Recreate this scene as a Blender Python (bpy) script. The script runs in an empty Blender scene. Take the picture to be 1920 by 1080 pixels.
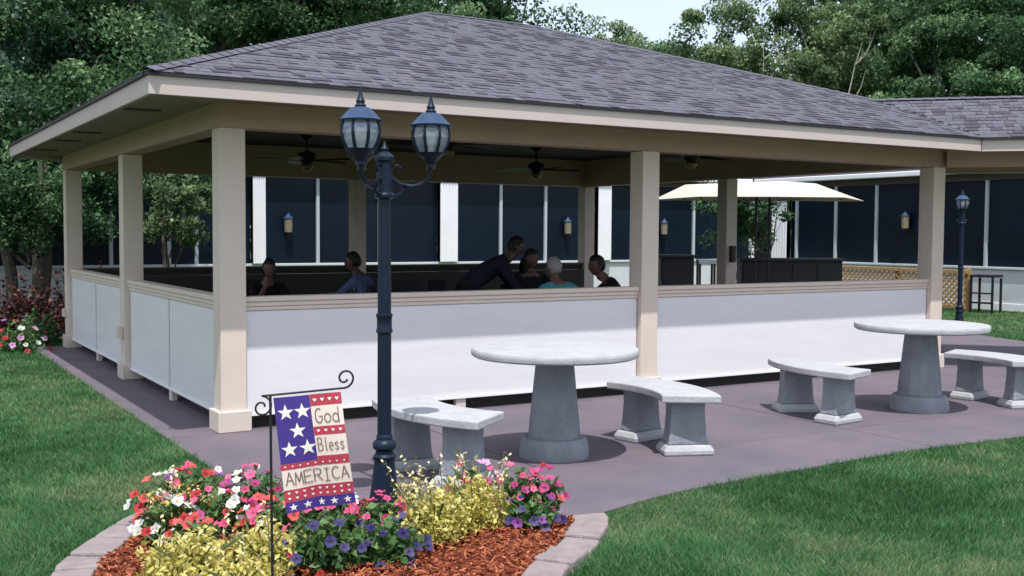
import bpy, bmesh, math, random
import numpy as np
from mathutils import Vector, Matrix
random.seed(7); rng = np.random.default_rng(11)
scn = bpy.context.scene; COL = scn.collection
PI = math.pi; rad = math.radians

# ------------------------------------------------------------------ camera
CAM = Vector((-2.451, -8.460, 1.597)); YAW, PITCH, ROLL = 0.5450, -0.0510, 0.0060
Fv = Vector((math.sin(YAW)*math.cos(PITCH), math.cos(YAW)*math.cos(PITCH), math.sin(PITCH)))
Rv = Vector((math.cos(YAW), -math.sin(YAW), 0)); Uv = Rv.cross(Fv)
R2 = Rv*math.cos(ROLL)+Uv*math.sin(ROLL); U2 = -Rv*math.sin(ROLL)+Uv*math.cos(ROLL)
cd = bpy.data.cameras.new("camera"); cam = bpy.data.objects.new("camera", cd); COL.objects.link(cam)
cd.sensor_width = 36; cd.lens = 36*2033.76/1920; cd.clip_end = 800
M = Matrix((R2, U2, -Fv)).transposed().to_4x4(); M.translation = CAM; cam.matrix_world = M
scn.camera = cam
# ------------------------------------------------------------------ sky, sun, exposure
SUN_DIR = Vector((-0.161, -0.395, 1.0)).normalized()
elev = math.asin(SUN_DIR.z); azim = math.atan2(SUN_DIR.x, SUN_DIR.y)
w = bpy.data.worlds.new("World"); scn.world = w; w.use_nodes = True
nt = w.node_tree; nt.nodes.clear()
sky = nt.nodes.new("ShaderNodeTexSky"); sky.sky_type = 'NISHITA'; sky.sun_disc = False
sky.sun_elevation = elev; sky.sun_rotation = azim; sky.dust_density = 2.2; sky.air_density = 1.0; sky.ozone_density = 1.5
# thin bright summer cloud over the blue
tcw = nt.nodes.new("ShaderNodeTexCoord"); nz = nt.nodes.new("ShaderNodeTexNoise"); nz.inputs["Scale"].default_value = 2.2; nz.inputs["Detail"].default_value = 7
mpw = nt.nodes.new("ShaderNodeMapping"); mpw.inputs["Scale"].default_value = (1, 1, 2.6); nt.links.new(tcw.outputs["Generated"], mpw.inputs[0]); nt.links.new(mpw.outputs[0], nz.inputs["Vector"])
rw = nt.nodes.new("ShaderNodeValToRGB"); rw.color_ramp.elements[0].position = 0.30; rw.color_ramp.elements[0].color = (0.45,)*3+(1,); rw.color_ramp.elements[1].position = 0.62; rw.color_ramp.elements[1].color = (0.85,)*3+(1,)
mixw = nt.nodes.new("ShaderNodeMix"); mixw.data_type = 'RGBA'; nt.links.new(nz.outputs["Fac"], rw.inputs[0]); nt.links.new(rw.outputs[0], mixw.inputs[0])
nt.links.new(sky.outputs[0], mixw.inputs[6]); mixw.inputs[7].default_value = (3.9, 4.2, 4.7, 1)
bg = nt.nodes.new("ShaderNodeBackground"); bg.inputs[1].default_value = 0.135
out = nt.nodes.new("ShaderNodeOutputWorld")
nt.links.new(mixw.outputs[2], bg.inputs[0]); nt.links.new(bg.outputs[0], out.inputs[0])
sl = bpy.data.lights.new("sun", 'SUN'); sl.energy = 2.6; sl.angle = rad(0.5); sl.color = (1.0, 0.975, 0.94)
sun = bpy.data.objects.new("sun", sl); COL.objects.link(sun)
sun.rotation_euler = SUN_DIR.to_track_quat('Z', 'Y').to_euler(); sun.location = (0, -5, 20)
scn.view_settings.view_transform = 'Standard'; scn.view_settings.look = 'None'
scn.view_settings.exposure = 0.92; scn.view_settings.gamma = 1.0; scn.view_settings.use_curve_mapping = False

# ------------------------------------------------------------------ materials
def mat(name, col, rough=0.6, var=0.0, scale=6.0, bump=0.0, bscale=None, metal=0.0, spec=0.4, col2=None, detail=5.0, stretch=None):
    m = bpy.data.materials.new(name); m.use_nodes = True; n = m.node_tree.nodes; l = m.node_tree.links
    p = n["Principled BSDF"]; p.inputs["Roughness"].default_value = rough; p.inputs["Metallic"].default_value = metal
    p.inputs["Specular IOR Level"].default_value = spec
    c = tuple(col)+(1,)
    p.inputs["Base Color"].default_value = c
    if var > 0 or col2 or bump > 0:
        tc = n.new("ShaderNodeTexCoord"); vec = tc.outputs["Object"]
        if stretch:
            mp = n.new("ShaderNodeMapping"); mp.inputs["Scale"].default_value = stretch; l.new(vec, mp.inputs[0]); vec = mp.outputs[0]
    if var > 0 or col2:
        t = n.new("ShaderNodeTexNoise"); t.inputs["Scale"].default_value = scale; t.inputs["Detail"].default_value = detail
        t.inputs["Roughness"].default_value = 0.65; l.new(vec, t.inputs["Vector"])
        r = n.new("ShaderNodeValToRGB"); r.color_ramp.elements[0].position = 0.3; r.color_ramp.elements[1].position = 0.72
        a = col2 if col2 else tuple(max(0, x*(1-var)) for x in col); b = col if col2 else tuple(x*(1+var) for x in col)
        r.color_ramp.elements[0].color = tuple(a)+(1,); r.color_ramp.elements[1].color = tuple(b)+(1,)
        l.new(t.outputs["Fac"], r.inputs[0]); l.new(r.outputs[0], p.inputs["Base Color"])
    if bump > 0:
        t2 = n.new("ShaderNodeTexNoise"); t2.inputs["Scale"].default_value = bscale or scale*6; t2.inputs["Detail"].default_value = 4
        l.new(vec, t2.inputs["Vector"])
        b = n.new("ShaderNodeBump"); b.inputs["Strength"].default_value = bump; b.inputs["Distance"].default_value = 0.02
        l.new(t2.outputs["Fac"], b.inputs["Height"]); l.new(b.outputs[0], p.inputs["Normal"])
    return m

def leafmat(name, dark, light, trans=0.3, rough=0.5, mid=None, spec=0.35):
    m = bpy.data.materials.new(name); m.use_nodes = True; n = m.node_tree.nodes; l = m.node_tree.links
    p = n["Principled BSDF"]; p.inputs["Roughness"].default_value = rough; p.inputs["Specular IOR Level"].default_value = spec
    a = n.new("ShaderNodeAttribute"); a.attribute_name = "tint"
    r = n.new("ShaderNodeValToRGB"); e = r.color_ramp.elements
    e[0].position = 0.05; e[0].color = tuple(dark)+(1,); e[1].position = 0.95; e[1].color = tuple(light)+(1,)
    if mid: k = e.new(0.5); k.color = tuple(mid)+(1,)
    l.new(a.outputs["Fac"], r.inputs[0]); l.new(r.outputs[0], p.inputs["Base Color"])
    o = n["Material Output"]
    tr = n.new("ShaderNodeBsdfTranslucent"); l.new(r.outputs[0], tr.inputs[0])
    mx = n.new("ShaderNodeMixShader"); mx.inputs[0].default_value = trans
    l.new(p.outputs[0], mx.inputs[1]); l.new(tr.outputs[0], mx.inputs[2]); l.new(mx.outputs[0], o.inputs[0])
    return m

MT = {}
MT['post'] = mat('tan_paint', (0.63, 0.535, 0.46), 0.55, 0.05, 3, 0.05, 40)
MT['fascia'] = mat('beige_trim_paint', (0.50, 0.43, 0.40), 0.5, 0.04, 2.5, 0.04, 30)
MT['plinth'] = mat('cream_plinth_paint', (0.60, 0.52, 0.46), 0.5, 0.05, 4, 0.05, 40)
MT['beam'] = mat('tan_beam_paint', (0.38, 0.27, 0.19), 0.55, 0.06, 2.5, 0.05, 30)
MT['soffit'] = mat('soffit_paint_with_shade', (0.19, 0.155, 0.11), 0.6, 0.05, 2.5, 0.05, 30)  # brown darkened so the colour itself carries shade under the eaves
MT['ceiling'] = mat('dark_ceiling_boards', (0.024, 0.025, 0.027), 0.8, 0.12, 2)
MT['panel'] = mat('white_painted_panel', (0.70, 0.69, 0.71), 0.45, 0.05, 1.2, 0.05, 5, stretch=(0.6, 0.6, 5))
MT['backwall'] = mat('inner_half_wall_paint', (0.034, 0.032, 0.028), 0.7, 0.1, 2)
MT['vent'] = mat('dark_vent', (0.04, 0.03, 0.025), 0.7)
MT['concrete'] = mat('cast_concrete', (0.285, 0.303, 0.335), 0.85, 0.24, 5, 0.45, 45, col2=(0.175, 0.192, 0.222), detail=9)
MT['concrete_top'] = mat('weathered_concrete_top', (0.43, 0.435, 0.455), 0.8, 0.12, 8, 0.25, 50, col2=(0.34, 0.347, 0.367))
MT['patio'] = mat('stained_patio_concrete', (0.160, 0.124, 0.146), 0.75, 0.12, 1.5, 0.16, 60, col2=(0.098, 0.090, 0.113), detail=8)
MT['joint'] = mat('joint_dirt', (0.05, 0.042, 0.045), 0.9)
MT['soil'] = mat('soil_under_grass', (0.085, 0.120, 0.05), 0.95, 0.25, 1.5, 0.4, 30, col2=(0.05, 0.085, 0.03))
MT['mulchbase'] = mat('mulch_bed', (0.20, 0.05, 0.022), 0.95, 0.3, 30, 0.6, 80)
MT['stone'] = mat('pink_grey_paver', (0.29, 0.242, 0.238), 0.85, 0.14, 9, 0.45, 60, col2=(0.20, 0.168, 0.172))
MT['iron'] = mat('blue_black_painted_iron', (0.006, 0.013, 0.030), 0.42, 0.15, 12, 0.05, 60, spec=0.25)
MT['blackiron'] = mat('black_iron_rod', (0.012, 0.012, 0.016), 0.45)
MT['lampcap'] = mat('blue_grey_lamp_cap', (0.022, 0.048, 0.108), 0.42, 0.1, 12, spec=0.3)
MT['bulb'] = mat('frosted_bulb', (0.75, 0.75, 0.72), 0.4)
MT['brass'] = mat('brass_lantern', (0.30, 0.24, 0.15), 0.4, metal=0.5)
MT['black'] = mat('black_furniture', (0.010, 0.011, 0.014), 0.5, 0.3, 10)
MT['blackwicker'] = mat('black_wicker', (0.010, 0.012, 0.019), 0.55, 0.4, 40, 0.5, 120)
MT['pane'] = mat('dark_navy_screen', (0.0035, 0.009, 0.019), 0.38, 0.3, 0.9, spec=0.22)
MT['mullion'] = mat('pale_mullion', (0.42, 0.46, 0.50), 0.5)
MT['white'] = mat('white_paint', (0.80, 0.80, 0.83), 0.5, 0.03, 3)
MT['siding'] = mat('pale_siding', (0.56, 0.58, 0.61), 0.6, 0.04, 3)
MT['header'] = mat('brown_header_board', (0.06, 0.05, 0.045), 0.7, 0.1, 3)
MT['farroof'] = mat('far_roof_shingle', (0.07, 0.066, 0.078), 0.95, 0.3, 5, spec=0.1)
MT['canvas'] = mat('cream_canvas', (0.50, 0.425, 0.365), 0.8, 0.03, 5)
MT['wood'] = mat('honey_wood', (0.36, 0.22, 0.095), 0.65, 0.25, 7, stretch=(1, 1, 8))
MT['bark'] = mat('grey_bark', (0.10, 0.085, 0.07), 0.9, 0.35, 9, 0.6, 30)
MT['palebark'] = mat('pale_bark', (0.30, 0.29, 0.25), 0.9, 0.3, 6, 0.4, 20)
MT['stem'] = mat('green_stem', (0.10, 0.14, 0.05), 0.7)
SH = [mat('shingle_%s' % k, c, 0.92, 0.22, 14, 0.4, 160) for k, c in (
    ('light', (0.106, 0.105, 0.134)), ('mid', (0.093, 0.092, 0.118)), ('plum', (0.078, 0.075, 0.099)), ('dark', (0.056, 0.055, 0.074)), ('grey', (0.099, 0.100, 0.124)))]
MT['deck'] = mat('roof_underlay', (0.05, 0.046, 0.055), 0.95)
MT['drip'] = mat('dark_drip_edge', (0.018, 0.018, 0.024), 0.6)
def glassmat(name):
    m = bpy.data.materials.new(name); m.use_nodes = True; n = m.node_tree.nodes; l = m.node_tree.links; o = n["Material Output"]
    d = n["Principled BSDF"]; d.inputs["Base Color"].default_value = (0.36, 0.42, 0.52, 1); d.inputs["Roughness"].default_value = 0.12; d.inputs["Specular IOR Level"].default_value = 0.8
    t = n.new("ShaderNodeBsdfTransparent"); mx = n.new("ShaderNodeMixShader"); mx.inputs[0].default_value = 0.42
    l.new(t.outputs[0], mx.inputs[1]); l.new(d.outputs[0], mx.inputs[2]); l.new(mx.outputs[0], o.inputs[0]); return m
MT['glass'] = glassmat('bevelled_lamp_glass')
GRASS = leafmat('grass_blades', (0.040, 0.120, 0.040), (0.30, 0.32, 0.18), 0.40, 0.6, mid=(0.086, 0.225, 0.082), spec=0.2)

# ------------------------------------------------------------------ mesh helpers
class MB:
    def __init__(s): s.v = []; s.f = []; s.m = []
    def add(s, vs, fs, mi=0):
        o = len(s.v); s.v += [tuple(v) for v in vs]; s.f += [tuple(i+o for i in f) for f in fs]; s.m += [mi]*len(fs); return s
    def box(s, x0, y0, z0, x1, y1, z1, mi=0, mtx=None):
        vs = [Vector(p) for p in ((x0,y0,z0),(x1,y0,z0),(x1,y1,z0),(x0,y1,z0),(x0,y0,z1),(x1,y0,z1),(x1,y1,z1),(x0,y1,z1))]
        if mtx is not None: vs = [mtx @ v for v in vs]
        return s.add(vs, [(0,3,2,1),(4,5,6,7),(0,1,5,4),(1,2,6,5),(2,3,7,6),(3,0,4,7)], mi)
    def prism(s, poly, z0, z1, mi=0, top=None):
        n = len(poly); t = top or poly
        vs = [(x,y,z0) for x,y in poly]+[(x,y,z1) for x,y in t]
        fs = [tuple(range(n-1,-1,-1)), tuple(range(n,2*n))]+[(i,(i+1)%n,(i+1)%n+n,i+n) for i in range(n)]
        return s.add(vs, fs, mi)
    def lathe(s, prof, n=20, c=(0,0,0), mi=0, squash=1.0):
        vs = []; fs = []
        for r,z in prof:
            for i in range(n): a = 2*PI*i/n; vs.append((c[0]+r*math.cos(a), c[1]+r*math.sin(a)*squash, c[2]+z))
        for j in range(len(prof)-1):
            for i in range(n): k = (i+1)%n; fs.append((j*n+i, j*n+k, (j+1)*n+k, (j+1)*n+i))
        fs.append(tuple(range(n-1,-1,-1))); L = (len(prof)-1)*n; fs.append(tuple(range(L, L+n)))
        return s.add(vs, fs, mi)
    def tube(s, pts, r, n=8, mi=0):
        pts = [Vector(p) for p in pts]; rs = r if isinstance(r, (list, tuple)) else [r]*len(pts); vs = []; fs = []
        up = Vector((0.13, 0.31, 0.94)).normalized()
        for i,p in enumerate(pts):
            t = (pts[min(i+1,len(pts)-1)]-pts[max(i-1,0)]).normalized()
            a = t.cross(up)
            if a.length < 0.05: a = t.cross(Vector((1,0,0)))
            a.normalize(); b = t.cross(a)
            for k in range(n): q = 2*PI*k/n; vs.append(p+a*(rs[i]*math.cos(q))+b*(rs[i]*math.sin(q)))
        for i in range(len(pts)-1):
            for k in range(n): q = (k+1)%n; fs.append((i*n+k, i*n+q, (i+1)*n+q, (i+1)*n+k))
        fs.append(tuple(range(n-1,-1,-1))); L = (len(pts)-1)*n; fs.append(tuple(range(L, L+n)))
        return s.add(vs, fs, mi)
    def build(s, name, mats, parent=None, smooth=False, bevel=0.0, loc=None):
        me = bpy.data.meshes.new(name); me.from_pydata(s.v, [], s.f)
        for m in (mats if isinstance(mats, (list, tuple)) else [mats]): me.materials.append(m)
        if any(s.m): me.polygons.foreach_set('material_index', s.m)
        bm = bmesh.new(); bm.from_mesh(me); bmesh.ops.recalc_face_normals(bm, faces=bm.faces); bm.to_mesh(me); bm.free()
        o = bpy.data.objects.new(name, me); COL.objects.link(o)
        if parent is not None: o.parent = parent
        if loc is not None: o.location = loc
        if smooth:
            me.polygons.foreach_set('use_smooth', [True]*len(me.polygons))
            try: me.set_sharp_from_angle(angle=rad(38))
            except Exception: pass
        if bevel > 0:
            b = o.modifiers.new("bevel", 'BEVEL'); b.width = bevel; b.segments = 2; b.limit_method = 'ANGLE'; b.angle_limit = rad(40)
        return o
def tag(o, label=None, cat=None, group=None, kind=None):
    if label: o['label'] = label
    if cat: o['category'] = cat
    if group: o['group'] = group
    if kind: o['kind'] = kind
    return o
def empty(name, loc=(0,0,0), rz=0, label=None, cat=None, group=None):
    o = bpy.data.objects.new(name, None); COL.objects.link(o); o.location = loc; o.rotation_euler = (0,0,rz); o.empty_display_size = 0.1
    return tag(o, label, cat, group)
def copy_tree(o, parent=None):
    c = o.copy(); COL.objects.link(c)
    if parent is not None: c.parent = parent
    for ch in list(o.children): copy_tree(ch, c)
    return c
def quads(name, V, mats, tint=None, parent=None, nper=4, mi=None):
    """V: (n, nper, 3) array, one polygon each"""
    n = len(V); me = bpy.data.meshes.new(name)
    me.vertices.add(n*nper); me.vertices.foreach_set('co', np.ascontiguousarray(V, dtype=np.float32).ravel())
    me.loops.add(n*nper); me.loops.foreach_set('vertex_index', np.arange(n*nper, dtype=np.int32))
    me.polygons.add(n); me.polygons.foreach_set('loop_start', np.arange(0, n*nper, nper, dtype=np.int32))
    me.update(calc_edges=True)
    for m in (mats if isinstance(mats, (list, tuple)) else [mats]): me.materials.append(m)
    if mi is not None: me.polygons.foreach_set('material_index', np.asarray(mi, dtype=np.int32))
    if tint is not None:
        a = me.attributes.new('tint', 'FLOAT', 'FACE'); a.data.foreach_set('value', np.clip(tint,0,1).astype(np.float32))
    me.validate()
    o = bpy.data.objects.new(name, me); COL.objects.link(o)
    if parent is not None: o.parent = parent
    return o
def leaves(P, size, up=0.35, aspect=0.55, r=rng):
    """kite-shaped, slightly folded leaves at points P"""
    n = len(P); size = np.broadcast_to(size, (n,))
    d = r.normal(size=(n,3)); d[:,2] -= 0.25; d /= np.linalg.norm(d,axis=1)[:,None]
    nrm = r.normal(size=(n,3)); nrm[:,2] += up*3; s = np.cross(d, nrm); s /= np.linalg.norm(s,axis=1)[:,None]+1e-9
    nn = np.cross(s, d); L = size[:,None]
    tip = P+d*L*0.5-nn*L*0.08; base = P-d*L*0.5; lf = P+s*L*aspect*0.5+nn*L*0.06; rt = P-s*L*aspect*0.5+nn*L*0.06
    return np.stack([base, rt, tip, lf], axis=1)
def inpoly(X, Y, poly):
    r = np.zeros(len(X), bool); n = len(poly)
    for i in range(n):
        x1,y1 = poly[i]; x2,y2 = poly[(i+1)%n]
        c = ((y1 > Y) != (y2 > Y)) & (X < (x2-x1)*(Y-y1)/((y2-y1) if y2 != y1 else 1e-9)+x1); r ^= c
    return r
def smooth_closed(pts, per=6):
    n = len(pts); o = []
    for i in range(n):
        p0,p1,p2,p3 = [Vector(pts[(i+k-1)%n]) for k in range(4)]
        for j in range(per):
            t = j/per; q = 0.5*((2*p1)+(p2-p0)*t+(2*p0-5*p1+4*p2-p3)*t*t+(3*p1-p0-3*p2+p3)*t**3); o.append((q.x,q.y))
    return o
def vnoise(X, Y, s, seed=0):
    """cheap smooth value noise"""
    g = np.random.default_rng(seed).random((64,64)); x = (X*s+100)%63; y = (Y*s+100)%63
    i = x.astype(int); j = y.astype(int); u = x-i; v = y-j; u = u*u*(3-2*u); v = v*v*(3-2*v)
    return g[i,j]*(1-u)*(1-v)+g[i+1,j]*u*(1-v)+g[i,j+1]*(1-u)*v+g[i+1,j+1]*u*v

# ================================================================== GROUND
BED = smooth_closed([(-1.70,-3.16),(-1.54,-2.86),(-1.26,-2.43),(-1.04,-2.22),(-0.75,-2.09),(-0.42,-2.10),(-0.08,-2.32),(0.30,-2.66),(0.66,-3.08),(0.92,-3.36),(1.10,-3.47),
                     (1.13,-3.58),(1.02,-3.76),(0.87,-3.92),(0.60,-4.16),(0.34,-4.35),(-0.1,-4.78),(-0.7,-5.12),(-1.3,-5.1),(-1.72,-4.6),(-1.84,-3.9)], 6)
mb = MB(); mb.prism([(-400,-400),(400,-400),(400,400),(-400,400)], -0.6, -0.016)
g = mb.build('ground', MT['soil']); tag(g, kind='structure')
# patio: slabs (parts) over a joint bed
mb = MB(); mb.box(-0.40,-3.1,-0.2,12.1,8.6,-0.012)
patio = mb.build('patio', MT['joint']); tag(patio, kind='structure')
FRONT = [(0.2,-3.9),(1.08,-3.50),(1.25,-3.46),(1.45,-3.40),(1.75,-3.33),(2.05,-3.285),(2.5,-3.25),(3.0,-3.23),(3.6,-3.19),(4.2,-3.165),(4.493,-3.175)]
J = 0.007
def slab(poly, z=0.0):
    cx = sum(p[0] for p in poly)/len(poly); cy = sum(p[1] for p in poly)/len(poly)
    MB().prism(poly, -0.05, z+random.uniform(-.0008,.0008)).build('slab', MT['patio'], patio, bevel=0.003)
slab([(-0.42,-2.3+J),(1.5-J,-2.3+J),(1.5-J,0-J),(-0.42,0-J)])
slab([(1.5+J,-2.3+J),(4.5-J,-2.3+J),(4.5-J,0-J),(1.5+J,0-J)])
slab([(4.5+J,-2.3+J),(7.5-J,-2.3+J),(7.5-J,0-J),(4.5+J,0-J)])
slab([(7.5+J,-2.3+J),(10.4-J,-2.3+J),(10.4-J,0-J),(7.5+J,0-J)])
slab([(-0.42,-2.3-J),(-0.42,-3.2)]+FRONT[:-1]+[(4.5-J,-3.175),(4.5-J,-2.3-J)])
slab([(4.5+J,-3.18),(5.5,-3.24),(6.5,-3.30),(7.5-J,-3.33),(7.5-J,-2.3-J),(4.5+J,-2.3-J)])
slab([(7.5+J,-3.33),(9,-3.3),(10.4-J,-3.25),(10.4-J,-2.3-J),(7.5+J,-2.3-J)])
for x0,x1 in ((-0.42,2.1),(2.1,4.3),(4.3,6.5),(6.5,8.6)):
    for y0,y1 in ((0,2.4),(2.4,4.8),(4.8,7.45)):
        slab([(x0+(J if x0>0 else 0),y0+J),(x1-J,y0+J),(x1-J,y1-J),(x0+(J if x0>0 else 0),y1-J)])
slab([(8.6+J,0+J),(12.2,0+J),(12.95,2.4),(13.3,4.0),(12.6,7.45),(8.6+J,7.45)])
slab([(10.4+J,-3.25),(11.6,-2.9),(12.2,0-J),(10.4+J,0-J)])
# grass: everything that is lawn and in (or beside) the view
def lawn_mask(X, Y):
    ok = ~inpoly(X, Y, BED)
    pat = inpoly(X, Y, [(-0.42,7.6),(-0.42,-2.1)]+FRONT+[(5.5,-3.24),(6.5,-3.30),(7.5,-3.33),(9,-3.3),(10.4,-3.25),(11.6,-2.9),(12.2,0),(12.95,2.4),(13.3,4.0),(12.6,7.6)])
    return ok & ~pat
def grass(n, x0, x1, y0, y1, dens_exp, hs, ws, name, keep=None):
    X = rng.uniform(x0,x1,n); Y = rng.uniform(y0,y1,n)
    D = np.hypot(X-CAM.x, Y-CAM.y)
    k = lawn_mask(X+rng.normal(0,0.018,n),Y+rng.normal(0,0.018,n))
    if keep is not None: k &= keep(X,Y)
    k &= rng.random(n) < np.clip((5.0/D)**dens_exp, 0, 1)
    X,Y,D = X[k],Y[k],D[k]; n = len(X)
    dry = np.clip((vnoise(X,Y,1.1,3)-0.50)*2.2,0,1)*0.55 + np.exp(-(((X+0.9)/0.45)**2+((Y+1.5)/0.7)**2))*0.9
    h = hs*(0.6+0.7*rng.random(n))*(0.82+0.36*vnoise(X,Y,2.3,5))*(1-0.35*np.clip(dry,0,1)); wd = ws*(0.7+0.6*rng.random(n))*np.clip(D/6,1,3.0)
    a = rng.uniform(0,2*PI,n); lean = h*rng.uniform(0.2,1.3,n)
    # lean has a mowing / wear direction so the turf shows tufts
    flow = 2*PI*vnoise(X,Y,1.7,9); la = flow+rng.normal(0,1.5,n)
    sx,sy = np.cos(a)*wd/2, np.sin(a)*wd/2; z0 = np.full(n,-0.016)
    b1 = np.stack([X-sx,Y-sy,z0],1); b2 = np.stack([X+sx,Y+sy,z0],1)
    t = np.stack([X+np.cos(la)*lean, Y+np.sin(la)*lean, z0+h],1)
    tint = 0.38+0.5*(vnoise(X,Y,0.7,1)-0.5)+0.45*(vnoise(X,Y,5.0,2)-0.5)+rng.normal(0,0.16,n)+dry*0.42+(rng.random(n)<0.05)*0.35
    return quads(name, np.stack([b1,b2,t],1), GRASS, tint, nper=3)
def wedge(X, Y, margin=0.16):
    dx = X-CAM.x; dy = Y-CAM.y; f = dx*math.sin(YAW)+dy*math.cos(YAW); s = dx*math.cos(YAW)-dy*math.sin(YAW)
    return (f > 3.2) & (np.abs(s) < f*(0.475+margin)+0.3)
g = grass(1500000, -2.6, 6.6, -6.5, 8.5, 1.2, 0.040, 0.0060, 'lawn_grass', lambda X,Y: wedge(X,Y,0.10) & (X < 6.5))
tag(g, kind='stuff', label='short mown green grass with thin dry patches', cat='grass')
g = grass(60000, 12.2, 18.3, -1.5, 9.0, 0.0, 0.05, 0.008, 'far_lawn_grass', lambda X,Y: wedge(X,Y,0.10))
tag(g, kind='stuff', label='green grass strip in front of the far windowed building', cat='grass')

# ================================================================== PAVILION
X2, X3, Y2, Y3, W = 4.171, 8.529, 3.575, 7.2, 0.207
BZ, SOF, FB, FT, OV = 2.407, 2.600, 2.543, 2.678, 0.687
PITCHR = 0.3675; A0, A1 = 3.622, 5.10; RZ = FT+PITCHR*(A0+OV)
S2 = math.sqrt(0.5)
pav = empty('pavilion', (0,0,0), 0, 'open-sided tan pavilion with white half walls and purple-grey hipped shingle roof', 'pavilion')
def post(x, y, plinth=True, ztop=BZ-0.002):
    o = MB().box(x,y,0.0,x+W,y+W,ztop).build('post', MT['post'], pav, bevel=0.006)
    if plinth:
        p = 0.031; m = MB()
        m.box(x-p,y-p,0,x+W+p,y+W+p,0.17)
        MBo = m.build('plinth', MT['plinth'], o, bevel=0.008)
    return o
for px,py in ((0,0),(X2,0),(X3,0),(0,Y2),(0,Y3),(X2,Y3),(X3,Y3),(X3,Y2)): post(px,py)
# small boxes fixed to posts
m = MB(); m.box(-0.055,Y2+0.04,0.44,-0.002,Y2+0.15,0.56); m.build('outlet_box', MT['post'], pav, bevel=0.004)
m = MB(); m.box(-0.05,Y3+0.05,0.42,-0.002,Y3+0.14,0.53); m.build('outlet_box', MT['post'], pav, bevel=0.004)
m = MB(); m.box(X3+0.06,Y2-0.06,1.18,X3+0.14,Y2-0.002,1.42); m.build('switch_box', MT['black'], pav, bevel=0.004)
# beams
bw0, bw1 = 0.004, W-0.004
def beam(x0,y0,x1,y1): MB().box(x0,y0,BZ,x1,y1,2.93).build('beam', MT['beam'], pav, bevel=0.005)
beam(-0.004,-0.004,X3+W+0.0,W); beam(-0.004,W+0.002,W,Y3+W)
beam(W+0.002,Y3+0.004,X3+W,Y3+W); beam(X3,W+0.002,X3+W,Y3+0.002)
# wing beam, running 45 degrees towards the viewer from the right corner post
def oriented(cx, cy, ang): return Matrix.Translation((cx,cy,0)) @ Matrix.Rotation(ang,4,'Z')
MW = oriented(X3+W-0.03, 0.02, -PI/4)
m = MB(); m.box(0.03,-0.10,BZ+0.003,6.0,0.10,2.90, mtx=MW); m.build('beam', MT['beam'], pav, bevel=0.005)
m = MB(); m.box(0.03,1.35,BZ+0.003,6.0,1.55,2.90, mtx=MW); m.build('beam', MT['beam'], pav, bevel=0.005)
for s_ in (5.3,):
    for t_ in (-0.10, 1.35):
        m = MB(); m.box(s_,t_,0,s_+W,t_+0.2,BZ, mtx=MW); m.build('post', MT['post'], pav, bevel=0.006)
# ceiling
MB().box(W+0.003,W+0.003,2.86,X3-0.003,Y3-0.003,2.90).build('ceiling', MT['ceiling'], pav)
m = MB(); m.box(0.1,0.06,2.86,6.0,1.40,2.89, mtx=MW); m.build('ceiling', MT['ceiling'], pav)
# half walls
INS = 0.062
def halfwall(axis, a0, a1, c, n=2, inner=False, sgn=1):
    """axis 'x': runs along X at y=c ; outer face at c+INS (towards the outside)"""
    def bx(m, u0, d0, z0, u1, d1, z1):
        lo,hi = (min(d0,d1),max(d0,d1))
        if axis == 'x': m.box(u0,c+lo,z0,u1,c+hi,z1)
        else: m.box(c+lo,u0,z0,c+hi,u1,z1)
        return m
    L = a1-a0; o = INS if not inner else W-INS; th = 0.05 if not inner else -0.05
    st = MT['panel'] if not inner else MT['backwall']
    for i in range(n):
        u0 = a0+L*i/n+(0.0025 if i else 0.012); u1 = a0+L*(i+1)/n-(0.0025 if i < n-1 else 0.012)
        zs_ = (0.135, 0.955)
        for zq, zr in zip(zs_[:-1], zs_[1:]):
            jg = 0.0 if inner else 0.0006; bx(MB(), u0, o+random.uniform(0,0.0006), zq+jg, u1, o+th, zr-jg).build('wall_panel', st, pav)
        bx(MB(), u0, o-0.014*(1 if th>0 else -1), 0.105, u1, o+th*0.8, 0.132).build('bottom_trim', MT['white'] if not inner else MT['backwall'], pav, bevel=0.003)
    mt = MT['post'] if not inner else MT['backwall']
    s = 1 if th > 0 else -1
    bx(MB(), a0+0.002, o-0.030*s, 1.030, a1-0.002, o+th+0.06*s, 1.07).build('sill_cap', mt, pav, bevel=0.006)
    bx(MB(), a0+0.002, o-0.018*s, 0.992, a1-0.002, o+th+0.02*s, 1.028).build('sill_rail', mt, pav, bevel=0.005)
    bx(MB(), a0+0.002, o-0.010*s, 0.958, a1-0.002, o+th+0.01*s, 0.990).build('sill_rail', mt, pav, bevel=0.004)
    for i in range(1, max(n,2)):
        u = a0+L*i/max(n,2)
        bx(MB(), u-0.05, o+0.004*s, 0, u+0.05, o+th+0.01*s, 0.103).build('wall_leg', MT['plinth'] if not inner else MT['backwall'], pav, bevel=0.004)
        if axis == 'y' and not inner:
            bx(MB(), u-0.02, o-0.008, 0.136, u+0.02, o-0.0015, 0.953).build('batten', MT['siding'], pav, bevel=0.002)
    # dark inner kick board behind the gap
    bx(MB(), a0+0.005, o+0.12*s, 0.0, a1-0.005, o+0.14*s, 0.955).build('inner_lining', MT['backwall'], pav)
halfwall('x', W, X2, 0, 1); halfwall('x', X2+W, X3, 0, 1)
halfwall('y', W, Y2, 0); halfwall('y', Y2+W, Y3, 0)
halfwall('x', W, X2, Y3, inner=True); halfwall('x', X2+W, X3, Y3, inner=True)
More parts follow.
